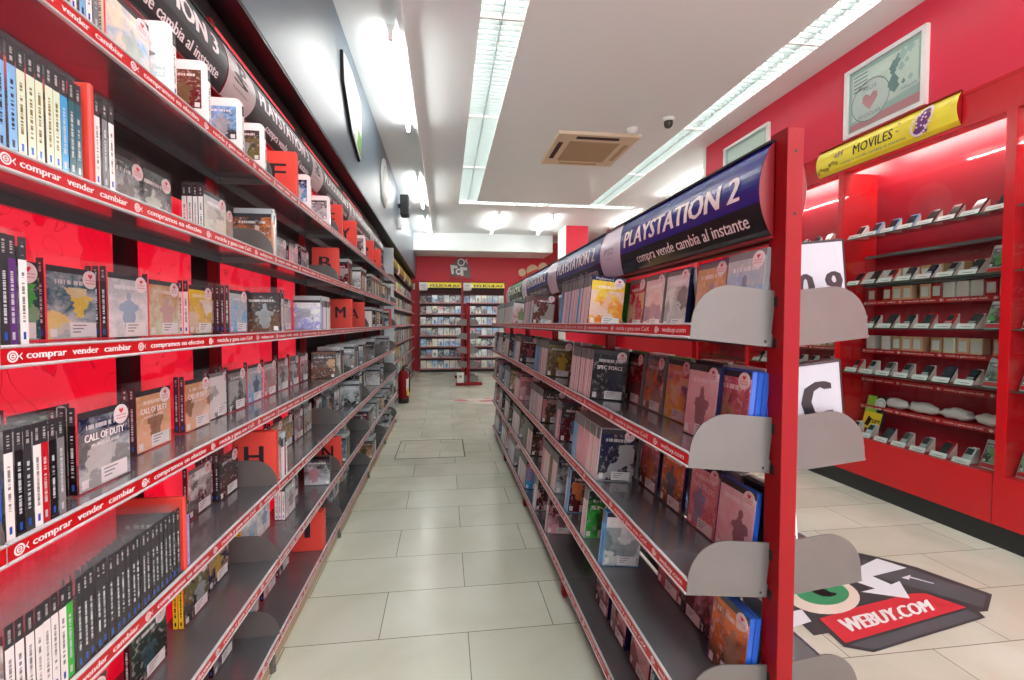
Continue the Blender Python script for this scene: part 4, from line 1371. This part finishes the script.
isl_row(3, [
    ('F', 722, 0.66, 2, 'orange', 'brown', 'tan', 'blue'), ('F', 702, 0.70, 1, 'rose', 'charcoal', 'pink', 'navy'), ('F', 680, 0.70, 1, 'pink', 'charcoal', 'maroon', 'navy'), ('F', 660, 0.70, 1, 'charcoal', 'rose', 'grey', 'navy'),
    ('S', 1.46, 'sky*2', ('white', 'silver', 'teal'), 'cyan'), ('S', 1.66, 'blush*2 white', ('forest', 'green', 'black'), 'silver', 'SNK|'), ('S', 1.9, 'sky*2 blush', ('charcoal', 'maroon', 'orange'), 'sky'), ('S', 2.12, 'blush*6 olive*4 blush*8 pink*4', ('charcoal', 'silver', 'grey'), 'grey'), ('S', 2.75, 'blush*10 grey*10', ('black', 'brown', 'pink'), 'black'), ('R', 3.2, 4.86, 62)])
isl_row(4, [
    ('S', 1.10, 'teal', ('teal', 'sky', 'navy'), 'teal'), ('F', 652, 0.61, 4, 'pink', 'rose', 'charcoal', 'navy'), ('F', 632, 0.61, 4, 'rose', 'pink', 'maroon', 'navy'), ('F', 612, 0.61, 4, 'pink', 'maroon', 'grey', 'navy'), ('F', 597, 0.61, 4, 'rose', 'charcoal', 'pink', 'navy'),
    ('S', 2.3, 'blush*3', ('maroon', 'pink', 'charcoal'), 'grey'), ('S', 2.6, 'blush*4 sky*2', ('charcoal', 'maroon', 'pink'), 'silver'), ('R', 2.95, 4.86, 63)])

# far face of the island: cases facing out against the middle
for r in range(5):
    F = grframe(r)
    rr = random.Random(40 + r)
    x = 0.075 if r < 2 else 0.012
    k = 0
    while x < 3.8:
        n = rr.choice((1, 1, 2))
        c = [rr.choice(['white', 'silver', 'blush', 'sky', 'charcoal', 'grey', 'white']) for _ in range(4)]
        if k == 0:
            c[3] = 'white'
        for i in range(n):
            add_case(('H', r), F @ Matrix.Translation((x + CW / 2, 0.17 - n * (CT + 0.0004) + i * (CT + 0.0004), 0)), 'tall', spine_cols(c[3], 'grey'), (c[0], c[1], c[2], 'grey'), c[3] if k == 0 else rr.choice(['white', 'charcoal', 'green', 'silver']), {'spine'} | ({'cover', 'label'} if i == 0 else set()), k)
            k += 1
        x += CW + rr.uniform(0.005, 0.04)

# ------------------------------------------------------------------ the 300 cases that show largest are things, the rest one mass
for it in ITEMS:
    if it['row'][0] == 'H':
        it['area'] *= 0.02 if it['order'] else 0.3
ITEMS.sort(key=lambda i: -i['area'])
RUNS = {'L': 'long wall', 'G': 'island', 'H': "island's far face"}


def word(c):
    return {'sky': 'pale blue', 'blush': 'blush pink', 'forest': 'dark green', 'mint': 'pale green', 'navy': 'dark blue', 'teal': 'blue-green', 'charcoal': 'dark grey', 'silver': 'silver grey'}.get(c, c)


def case_label(it):
    r = it['row']
    pos = '%s on the %s shelf of the %s' % (nth(it['order']), ORD[r[1]], RUNS[r[0]])
    fl = it['flags']
    if it['title']:
        return '%s case titled %s, %s' % (word(it['cover'][0]), it['title'].split('|')[0].strip().title(), pos)
    if 'cover' in fl and 'label' in fl:
        return '%s and %s case, %s' % (word(it['cover'][0]), word(it['cover'][1]), pos)
    if 'back' in fl and it['row'][0] == 'L':
        return '%s end case showing its back, %s' % (word(it['spine'][0]), pos)
    return '%s game case spine, %s' % (word(it['spine'][0]), pos)


REAL, REST = ITEMS[:300], ITEMS[300:]
for it in REAL:
    k = it['kind']
    o = bpy.data.objects.new('game_case', BODY[k])
    C.objects.link(o)
    o.matrix_world = it['M']
    o.color = col4(it['body'])
    tag(o, case_label(it), 'game case', 'game cases on the %s shelf of the %s' % (ORD[it['row'][1]], RUNS[it['row'][0]]))
    def part(name, me):
        p = bpy.data.objects.new(name, me)
        C.objects.link(p)
        p.parent = o
        return p
    fl = it['flags']
    if 'spine' in fl:
        p = part('spine_insert', SPINE[k])
        s = it['spine']
        p.color = col4(s[0])
        p['art_b'], p['art_c'], p['art_k'] = list(col4(s[1]))[:3], list(col4(s[2]))[:3], list(col4(s[3]))[:3]
    for nm, me in (('cover', COVER[k]), ('back', BACK[k])):
        if nm in fl:
            p = part('cover_insert' if nm == 'cover' else 'back_insert', me)
            c = it['cover']
            p.color = col4(c[0])
            p['art_b'], p['art_c'], p['art_k'] = list(col4(c[1]))[:3], list(col4(c[2]))[:3], list(col4(c[3]))[:3]
    if 'label' in fl:
        part('price_label', LABEL_ME)
    if 'sticker' in fl:
        part('guarantee_sticker', STICK[k])
    if it['title']:
        a, b = it['title'].split('|')
        t = MB()
        zt = 0.092 if k == 'clear' else 0.116
        if a.startswith('Play'):
            t.text(a, -0.05, 0.02, 0.1755, 0.008, -0.0008, 0)
        else:
            t.text(a, -0.05, 0.05, zt, 0.014, -0.0008, 0, None, None, 0.02)
        if b:
            t.text(b, -0.036, 0.036, zt - 0.012, 0.006, -0.0008, 0)
        t.build('title_lettering', [M_LETTER], o)

mb, tints = MB(), []
for it in REST:
    h = H_KIND[it['kind']]
    zt = ZTOP[it['kind']]
    s, c, bd = it['spine'], it['cover'], it['body']
    x0, x1, y0, y1 = -CW / 2, CW / 2, 0.0003, CT - 0.0003
    mb.box(x0, x1, y0, y1, 0, h, 0, it['M'])
    tints += [bd] * 6
    def quad(pts, col):
        mb.add(pts, [(0, 1, 2, 3)], 0, it['M'])
        tints.append(col)
    q = x0 - 0.0003
    quad([(q, y1, 0.003), (q, y0, 0.003), (q, y0, zt * 0.78), (q, y1, zt * 0.78)], s[0])
    quad([(q, y1, zt * 0.78), (q, y0, zt * 0.78), (q, y0, zt), (q, y1, zt)], s[1])
    for nm, y, sg in (('cover', y0 - 0.0003, 1), ('back', y1 + 0.0003, -1)):
        if nm in it['flags']:
            for a, b, z0, z1, cc in ((x0 + 0.004, x1, 0.003, 0.045, c[1]), (x0 + 0.004, -0.02, 0.045, zt * 0.9, c[0]), (-0.02, 0.03, 0.045, zt * 0.9, c[2]), (0.03, x1, 0.045, zt * 0.9, c[0]), (x0 + 0.004, x1, zt * 0.9, zt, c[3]), (-0.012, 0.056, 0.006, 0.034, 'white')):
                yy = y - (0.0006 * sg if cc == 'white' and z0 == 0.006 else 0)
                quad([(a, yy, z0), (b, yy, z0), (b, yy, z1), (a, yy, z1)], cc)
rest = mb.build('game_case_rows', [M_STUFF])
at = rest.data.attributes.new('tint', 'FLOAT_COLOR', 'FACE')
for i, c in enumerate(tints):
    at.data[i].color = col4(c)
tag(rest, 'remaining game cases packed along the farther shelves of the long wall and island', 'game cases', 'smaller game cases on the shelves')
rest['kind'] = 'stuff'

# letter dividers
def divider_mesh(letter, th):
    mb = MB().bbox(0.0, th, 0.006, 0.156, 0.0, 0.196, 0.003, 0, None, 1)
    if letter:
        zc = 0.07
        # the letter lies on the side that looks back along the aisle
        R = Matrix.Rotation(-PI / 2, 4, 'Z')
        mb.text(letter, -0.112, -0.05, zc, 0.075, -0.0006, 1, R, None, 0.04)
        mb.text(letter, 0.05, 0.112, zc, 0.075, -th - 0.0006, 1, Matrix.Rotation(PI / 2, 4, 'Z'), None, 0.04)
    return mb


seen = {}
for row, M, letter, th in DIVIDERS:
    mb = divider_mesh(letter, th)
    o = empty('letter_divider', (0, 0, 0))
    o.matrix_world = M
    body = MB().bbox(0.0, th, 0.006, 0.156, 0.0, 0.196 if letter else 0.178, 0.003, 0, None, 1)
    body.build('panel', [M_ORANGE], o)
    if letter:
        R = Matrix.Rotation(-PI / 2, 4, 'Z')
        MB().text(letter, -0.112 if letter != 'I' else -0.09, -0.05 if letter != 'I' else -0.072, 0.07, 0.075, -0.0008, 0, R, None, 0.022).build('letter', [M_INK], o)
        lab = 'orange-red divider lettered %s on the %s shelf of the long wall' % (letter, ORD[row[1]])
    else:
        lab = 'thin blank orange-red divider among spines on the %s shelf of the long wall' % ORD[row[1]]
    tag(o, lab, 'divider', 'letter dividers on the long wall')

# white letter cards on the far face of the island
for r, s, lab in ((0, '0-9', 'white divider card printed 0-9 beside the red end post'), (1, 'C', 'white divider card printed C beside the red end post')):
    o = empty('letter_card', (0, 0, 0))
    o.matrix_world = grframe(r) @ Matrix.Translation((0.035, 0, 0.001))
    tag(o, lab, 'divider card', 'white letter cards on the island')
    MB().bbox(0.0, 0.03, 0.008, 0.146, 0.0, 0.2, 0.003).build('box', [M_BLACK], o)
    R = Matrix.Rotation(-PI / 2, 4, 'Z')
    MB().box(-0.143, -0.016, -0.0012, -0.0002, 0.004, 0.194, 0, R).build('face_sheet', [plain('grey_white_card', rgb(168, 170, 177), 0.5)], o)
    w = 0.055 if len(s) > 1 else 0.032
    MB().text(s, -0.0795 - w, -0.0795 + w, 0.066 if r == 0 else 0.066, 0.062 if r == 0 else 0.09, -0.0018, 0, R, None, 0.035 if r == 0 else 0.06).build('printed_letter', [M_INK], o)
card = empty('letter_card', (0.30, 8.80, 0.061))
tag(card, 'small white letter card at the foot of the short island', 'divider card')
MB().bbox(-0.065, 0.065, 0.0, 0.02, 0.0, 0.2, 0.003).build('box', [M_LABEL], card)
MB().text('W', -0.03, 0.03, 0.09, 0.06, -0.001, 0, None, None, 0.03).build('printed_letter', [M_INK], card)

# film cases
mb = MB().box(-CW / 2, CW / 2, 0.0, CT, 0.0, 0.185)
mb.m = [1, 1, 0, 1, 1, 1]
FILM = mesh_only(mb, [M_COVER, M_BODY])


def film(M, a, b, c, lab, grp):
    o = bpy.data.objects.new('film_case', FILM)
    C.objects.link(o)
    o.matrix_world = M
    o.color = col4(a)
    o['art_b'], o['art_c'], o['art_k'] = list(col4(b))[:3], list(col4(c))[:3], list(col4(a))[:3]
    tag(o, lab, 'film case', grp)


rr = random.Random(11)
fc = ['white', 'silver', 'charcoal', 'sky', 'grey', 'mint', 'cream', 'navy', 'brown', 'white', 'silver', 'rose', 'teal']
for k in range(2):
    for r, z in enumerate(F_Z):
        n = 7
        for i in range(n):
            a, b, c = rr.choice(fc), rr.choice(fc), rr.choice(fc)
            if r == 4 and i > 2 and k == 0:
                a, b, c = 'white', 'sky', 'blue'
            M = Matrix.Translation((EX0 + k * EL + 0.115 + i * 0.146, EY + 0.05, z - 0.004))
            film(M, a, b, c, '%s film case, %s from the corner on the %s end-wall film shelf' % (word(a), nth(k * n + i), ORD[r]), 'film cases on the end wall')
fy = ['yellow', 'white', 'sky', 'silver', 'teal', 'white', 'mint', 'yellow', 'grey']
for k in range(4):
    for r, z in enumerate(F_Z):
        n = 6
        for i in range(n):
            a, b, c = rr.choice(fy), rr.choice(fy), rr.choice(fc)
            M = Matrix.Translation((-0.745 - 0.06, C_Y[k] + 0.13 + i * 0.178, z - 0.004)) @ Matrix.Rotation(PI / 2, 4, 'Z')
            film(M, a, b, c, '%s film case, %s from the extinguisher on the %s corner shelf' % (word(a), nth(k * n + i), ORD[r]), 'film cases on the corner shelving')

# ================================================================== red phone cabinets
CX = 3.03
POSTS = [1.03, 2.05, 3.09, 4.13, 5.08]
G_SH = [1.873, 1.526, 1.205, 0.871, 0.418]
R_SH = [1.75, 1.53, 1.405, 1.044, 0.822, 0.613]
R_BOX = (1, 2, 3)
M_CABRED = plain('gloss_red_laminate', rgb(198, 18, 28), 0.25)
M_GSHELF = glass_material('shelf_glass', 0.1, (0.86, 0.95, 0.9, 1))
M_GEDGE = plain('dark_glass_edge', rgb(70, 92, 84), 0.2)
M_KICK = plain('black_kick_board', rgb(28, 30, 30), 0.45)


def cframe(k):
    return Matrix.Translation((CX, POSTS[k + 1], 0)) @ Matrix.Rotation(-PI / 2, 4, 'Z')


for k in range(4):
    L = POSTS[k + 1] - POSTS[k]
    lab = ['red glass-fronted phone cabinet nearest the shop front', 'red phone cabinet under the near half of the yellow sign', 'red phone cabinet partly hidden by the white letter cards', 'red phone cabinet farthest towards the end wall'][k]
    t = tag(empty('phone_cabinet', (CX, POSTS[k + 1], 0), -PI / 2), lab, 'display cabinet', 'red phone cabinets')
    I = Matrix.Identity(4)
    MB().box(0, L, 0.0, 0.3, 0.119, 0.398).box(L - 0.052, L - 0.05, -0.001, 0.0, 0.12, 0.398, 1).build('base', [M_CABRED, M_DARK], t)
    MB().box(0, L, 0.006, 0.3, 0.0, 0.119).build('kick_board', [M_KICK], t)
    MB().box(L - 0.046, L, 0.0, 0.05, 0.398, 2.39).build('post', [M_CABRED], t)
    MB().box(L - 0.03, L - 0.016, 0.05, 0.32, 0.398, 2.39).build('side_panel', [M_CABRED], t)
    if k == 3:
        MB().box(0, 0.046, 0.0, 0.05, 0.398, 2.39).box(0.016, 0.03, 0.05, 0.32, 0.398, 2.39).build('post', [M_CABRED], t)
    MB().box(0, L, 0.0, 0.1, 2.39, 2.59).box(0, L, -0.004, 0.0, 2.572, 2.59).box(0, L, 0.1, 0.32, 2.55, 2.59).box(0, L, -0.002, 0, 2.405, 2.41).build('fascia', [M_CABRED], t)
    MB().box(0, L, 0.31, 0.325, 0.398, 2.55).build('back_panel', [M_CABBACK], t)
    for z in G_SH[:4]:
        g = MB().box(0.002, L - 0.048, 0.02, 0.19, z - 0.006, z, 0)
        g.build('glass_shelf', [M_GSHELF], t)
        MB().box(0.002, L - 0.048, 0.016, 0.02, z - 0.007, z + 0.001).build('shelf_edge', [M_GEDGE], t)
    for z in R_SH:
        sh = MB().box(0.002, L - 0.048, 0.195, 0.31, z - 0.02, z).build('red_shelf', [M_CABRED if z not in R_SH[:2] else M_STEEL], t)
        if z not in R_SH[:2]:
            strip_part(L - 0.05, sh, I @ Matrix.Translation((0.002, 0.19, z + 0.002))).build('price_strip', [M_STRIP, M_STRIP, M_LETTER], sh)
    MB().box(0.002, L - 0.048, 0.004, 0.009, 0.40, 2.388).build('glass_pane', [M_GLASS], t)
    MB().cyl((0.06, 0.15, 2.5), (L - 0.1, 0.15, 2.5), 0.013, n=10).build('lamp_tube', [M_TUBE3], t)
    MB().box(0.03, L - 0.07, 0.13, 0.17, 2.515, 2.55).build('lamp_housing', [M_WHITE], t)

o = empty('yellow_sign', (CX - 0.03, 3.31, 0.022), -PI / 2)
tag(o, 'yellow curved sign reading MOVILES on the red cabinet fascia', 'shop sign')
def bend_m(x, z, off=-0.0012):
    u = (z - 2.385) / 0.2
    return (x, 0.028 - 0.036 * math.sin(PI * min(max(u, 0), 1)) ** 0.8 + off, z)
mb = MB()
n = 14
for i in range(n):
    a, b_ = 2.385 + 0.2 * i / n, 2.385 + 0.2 * (i + 1) / n
    mb.add([bend_m(0, a, 0), bend_m(1.0, a, 0), bend_m(1.0, b_, 0), bend_m(0, b_, 0)], [(0, 1, 2, 3)], 1 if i < 2 else 0, None, True)
for x in (0.0, 1.0):
    mb.add([bend_m(x, 2.385 + 0.2 * i / n, 0) for i in range(n + 1)] + [(x, 0.03, 2.585), (x, 0.03, 2.385)], [tuple(range(n + 3))], 2)
mb.box(0, 1.0, 0.026, 0.03, 2.385, 2.585, 2).box(0, 1.0, 0.01, 0.03, 2.585, 2.59, 2)
mb.build('sign_panel', [M_YEL, plain('gold_sign', rgb(226, 190, 40), 0.3), plain('dark_red_end', rgb(150, 14, 22), 0.4)], o)
MB().text('MOVILES', 0.33, 0.62, 2.462, 0.068, 0, 0, None, bend_m, 0.015).text('compra vende cambia al instante', 0.22, 0.7, 2.425, 0.02, 0, 1, None, bend_m).build('lettering', [M_INK, M_GREYINK], o)
M_PURP, M_PINKD = plain('purple_ink', rgb(120, 60, 130), 0.4), plain('pale_dot_ink', rgb(246, 226, 240), 0.4)
mb = MB()
rr = random.Random(5)
M_I = Matrix.Identity(4)
for cx, cz in ((0.775, 2.43), (0.79, 2.455), (0.795, 2.485), (0.805, 2.515), (0.83, 2.54), (0.815, 2.44), (0.822, 2.475), (0.838, 2.51)):
    mb.flat([(cx + 0.024 * math.cos(q * PI / 6), cz + 0.024 * math.sin(q * PI / 6)) for q in range(12)], 0, 0, None, lambda x, z: bend_m(x, z, -0.006 - 0.0001 * (cx * 10)))
for i in range(26):
    tt = 2 * PI * i / 26
    x, z = 0.81 + 0.055 * math.cos(tt) + 0.03 * math.sin(tt), 2.49 + 0.075 * math.sin(tt)
    mb.flat([(x + 0.008 * math.cos(q * PI / 4), z + 0.008 * math.sin(q * PI / 4)) for q in range(8)], 0, 1, None, lambda x, z: bend_m(x, z, -0.0095))
for i in range(12):
    x, z = 0.81 + rr.uniform(-0.03, 0.03), 2.49 + rr.uniform(-0.05, 0.05)
    mb.flat([(x + 0.007 * math.cos(q * PI / 3), z + 0.007 * math.sin(q * PI / 3)) for q in range(6)], 0, 1, None, lambda x, z: bend_m(x, z, -0.0095))
mb.build('purple_cluster', [M_PURP, M_PINKD], o)
mb = MB()
mb.text('eH', 0.17, 0.24, 2.49, 0.045, 0, 0, None, bend_m, 0.01)
for i in range(7):
    x, z = 0.02 + 0.028 * i, 2.42 + 0.012 * math.sin(i * 1.7) + 0.006 * i
    mb.ring(x, z, 0.012, 0.005, 0, 10, 1, None, lambda x, z: bend_m(x, z, -0.006))
mb.flat([(0.64, 2.49), (0.66, 2.49), (0.66, 2.55), (0.645, 2.55)], 0, 0, None, bend_m)
mb.build('small_print', [M_PURP, M_INK], o)


def phone_meshes(kind):
    """bar phone with keys, or touch phone"""
    if kind == 'bar':
        b = MB().bbox(-0.024, 0.024, 0, 0.016, 0, 0.11, 0.006)
        s = MB().box(-0.018, 0.018, -0.0008, 0.0002, 0.058, 0.1)
        kk = MB()
        for i in range(3):
            for j in range(4):
                kk.box(-0.018 + i * 0.0125, -0.007 + i * 0.0125, -0.001, 0.0002, 0.008 + j * 0.0115, 0.0165 + j * 0.0115)
    else:
        b = MB().bbox(-0.03, 0.03, 0, 0.012, 0, 0.118, 0.005)
        s = MB().box(-0.026, 0.026, -0.0008, 0.0002, 0.018, 0.106)
        kk = MB().box(-0.007, 0.007, -0.001, 0.0002, 0.006, 0.013)
    st = MB().prism([(0.012, -0.006), (0.09, -0.05), (0.012, 0.05)], -0.015, 0.015, 'x')
    return [mesh_only(b, [M_BODY]), mesh_only(s, [plain('phone_screen', rgb(44, 52, 58), 0.1)]), mesh_only(kk, [plain('phone_keys', rgb(160, 166, 170), 0.4)])]


PHONES = {k: phone_meshes(k) for k in ('bar', 'touch')}
STAND = mesh_only(MB().prism([(0.012, 0.0), (0.085, 0.0), (0.085, 0.09), (0.08, 0.09)], -0.016, 0.016, 'x'), [plain('clear_pink_stand', rgb(226, 206, 204), 0.2)])
CARD = mesh_only(MB().box(-0.047, 0.047, -0.001, 0.0, 0.0, 0.034), [M_LABEL])
CARD2 = mesh_only(MB().text('€', -0.03, -0.022, 0.01, 0.01, -0.0014).box(-0.018, 0.03, -0.0015, -0.0011, 0.01, 0.014), [M_GREYINK])
PACK = mesh_only(MB().bbox(-0.06, 0.06, 0, 0.015, 0, 0.17, 0.002, 0, None, 1), [M_BODY])
PACKF = mesh_only(MB().box(-0.056, 0.056, -0.0006, 0.0002, 0.035, 0.16), [M_COVER])
PACKS = mesh_only(MB().box(-0.056, 0.056, -0.0007, 0.0002, 0.006, 0.03), [M_STRIP])
BOX = mesh_only(MB().bbox(-0.033, 0.033, 0, 0.06, 0, 0.1, 0.002, 0, None, 1), [M_BODY])
BOXL = mesh_only(MB().box(-0.022, 0.022, -0.0008, 0.0002, 0.015, 0.08), [M_LABEL])


def place(name, me, M, colr=None, parent=None):
    o = bpy.data.objects.new(name, me)
    C.objects.link(o)
    if parent is not None:
        o.parent = parent
    else:
        o.matrix_world = M
    if colr:
        o.color = col4(colr)
    return o


CAB_NAME = {0: 'first cabinet', 1: 'cabinet under yellow sign', 2: 'cabinet behind letter cards'}
rr = random.Random(21)
for k in (1, 2, 0):
    F = cframe(k)
    L = POSTS[k + 1] - POSTS[k]
    for r, z in enumerate(G_SH):
        zz = z + (0.0015 if r < 4 else -0.018)
        n = 8
        for i in range(n):
            x = 0.06 + i * (L - 0.17) / (n - 1)
            if k == 0 and i > 0:
                continue
            pos = '%s from far post, %s glass shelf, %s' % (ORD[i], ORD[r], CAB_NAME[k])
            if (i == n - 1 and r > 0) or k == 0:
                o = place('card_pack', PACK, F @ Matrix.Translation((x, 0.07, zz)) @ Matrix.Rotation(-0.35, 4, 'X'), 'silver')
                tag(o, 'grey-green hanging pack, %s' % pos, 'pack', 'packs in the phone cabinets')
                f = place('front_print', PACKF, None, 'grey', o)
                f['art_b'], f['art_c'], f['art_k'] = list(col4('forest'))[:3], list(col4('green'))[:3], list(col4('silver'))[:3]
                place('red_band', PACKS, None, None, o)
                continue
            kind = 'touch' if r == 0 or rr.random() < 0.3 else 'bar'
            c = rr.choice(['maroon', 'white', 'silver', 'sky', 'maroon', 'charcoal']) if r == 0 else rr.choice(['charcoal', 'silver', 'grey', 'black', 'silver', 'navy', 'red'])
            me = PHONES[kind]
            lean = math.radians(36)
            M = F @ Matrix.Translation((x, 0.052, zz + 0.004)) @ Matrix.Rotation(rr.uniform(-0.12, 0.05), 4, 'Z') @ Matrix.Rotation(-lean, 4, 'X')
            o = place('mobile_phone', me[0], M, c)
            tag(o, '%s phone, %s' % (word(c), pos), 'mobile phone', 'phones in the glass cabinets')
            place('screen', me[1], None, None, o)
            place('keypad' if kind == 'bar' else 'home_button', me[2], None, None, o)
            s = place('display_stand', STAND, None, None, o)
            s.matrix_parent_inverse = Matrix.Identity(4)
            s.matrix_local = Matrix.Rotation(lean, 4, 'X') @ Matrix.Translation((0, 0.008, -0.004))
            o2 = place('price_card', CARD, F @ Matrix.Translation((x, 0.03, zz + 0.0005)) @ Matrix.Rotation(-0.5, 4, 'X'))
            tag(o2, 'white price card before phone, %s' % pos, 'price card', 'price cards in the phone cabinets')
            place('price_print', CARD2, None, None, o2)
    if k == 0:
        continue
    for r, z in enumerate(R_SH):
        x, i = 0.05, 0
        while x < L - 0.1 and r in R_BOX:
            c = rr.choice(['tan', 'peach', 'peach', 'tan', 'cream', 'white']) if r != 2 else rr.choice(['white', 'white', 'peach', 'red'])
            o = place('phone_box', BOX, F @ Matrix.Translation((x, 0.212, z + 0.001)), c)
            tag(o, '%s phone box, %s from far post, %s red shelf, %s' % (word(c), ORD[min(i, 11)], ORD[r], CAB_NAME[k]), 'box', 'boxes in the phone cabinets')
            place('paper_label', BOXL, None, None, o)
            x += 0.068 + rr.choice((0.004, 0.01, 0.05))
            i += 1
    # bagged leads on the lowest red shelf
    for i in range(4):
        x = 0.22 + i * 0.2
        bm = bmesh.new()
        bmesh.ops.create_icosphere(bm, subdivisions=3, radius=1.0)
        q = random.Random(70 + i + k)
        ph = [q.uniform(0, 6) for _ in range(4)]
        for v in bm.verts:
            s = 1 + 0.16 * math.sin(7 * v.co.x + ph[0]) * math.sin(6 * v.co.z + ph[1]) + 0.08 * math.sin(15 * v.co.x + ph[2])
            v.co = Vector((v.co.x * 0.095 * s, v.co.y * 0.045, max(v.co.z, -0.8) * 0.04 * s))
        lo = min(v.co.z for v in bm.verts)
        bmesh.ops.translate(bm, verts=bm.verts, vec=(0, 0, -lo))
        mbb = MB()
        mbb.from_bm(bm, 0, None, True)
        o = mbb.build('plastic_bag', [plain('crumpled_clear_bag', rgb(214, 206, 206), 0.2)])
        o.matrix_world = F @ Matrix.Translation((x, 0.25, R_SH[5] + 0.001))
        tag(o, 'crumpled clear bag, %s from far post, lowest red shelf, %s' % (ORD[i], CAB_NAME[k]), 'bag', 'bags in the phone cabinets')

o = empty('starter_pack', (0, 0, 0))
o.matrix_world = cframe(1) @ Matrix.Translation((0.12, 0.15, 0.44)) @ Matrix.Rotation(-0.25, 4, 'X')
tag(o, 'tall yellow-green starter pack with white roundel in the cabinet beside the C card', 'pack')
MB().bbox(-0.075, 0.075, 0, 0.02, 0, 0.26, 0.003, 0, None, 1).build('box', [M_INK], o)
mb = MB()
mb.flat([(-0.07, 0.005), (0.07, 0.005), (0.07, 0.13), (-0.07, 0.13)], -0.0006, 0)
mb.flat([(-0.07, 0.13), (0.02, 0.13), (0.0, 0.255), (-0.07, 0.255)], -0.0006, 1)
mb.flat([(0.035 + 0.04 * math.cos(PI * i / 12), 0.2 + 0.045 * math.sin(PI * i / 12)) for i in range(24)], -0.001, 2)
mb.ring(0.035, 0.2, 0.032, 0.008, -0.0014, 20, 3)
mb.flat([(-0.05, 0.03), (-0.02, 0.02), (0.0, 0.08), (-0.03, 0.1)], -0.001, 4)
mb.text('SIM', 0.0, 0.06, 0.05, 0.03, -0.001, 4, None, None, 0.02)
mb.build('front_print', [plain('sun_yellow_print', rgb(240, 206, 40), 0.35), plain('lime_print', rgb(150, 190, 60), 0.35), M_LABEL, plain('pale_blue_ink', rgb(140, 190, 210), 0.4), M_INK], o)

# ================================================================== camera, daylight from the shop front, exposure
cam = bpy.data.cameras.new('camera')
co = bpy.data.objects.new('camera', cam)
C.objects.link(co)
PITCH = math.radians(1.86)
co.location = (0, 0, EYE)
co.rotation_euler = (PI / 2 - PITCH, 0, -YAW)
cam.sensor_width = 36.0
cam.lens = FOC / 1024 * 36.0
cam.shift_x = 12 / 1024
cam.shift_y = -2.5 / 1024
cam.clip_start = 0.02
bpy.context.scene.camera = co

w = bpy.data.worlds.new('daylight')
bpy.context.scene.world = w
w.use_nodes = True
bg = w.node_tree.nodes['Background']
bg.inputs[0].default_value = (0.93, 0.97, 1.0, 1)
bg.inputs[1].default_value = 1.0

sc = bpy.context.scene
sc.view_settings.view_transform = 'Standard'
sc.view_settings.look = 'None'
sc.view_settings.gamma = 1.0
sc.view_settings.use_curve_mapping = False
sc.view_settings.exposure = 1.82
sc.cycles.max_bounces = 8
sc.cycles.transparent_max_bounces = 24
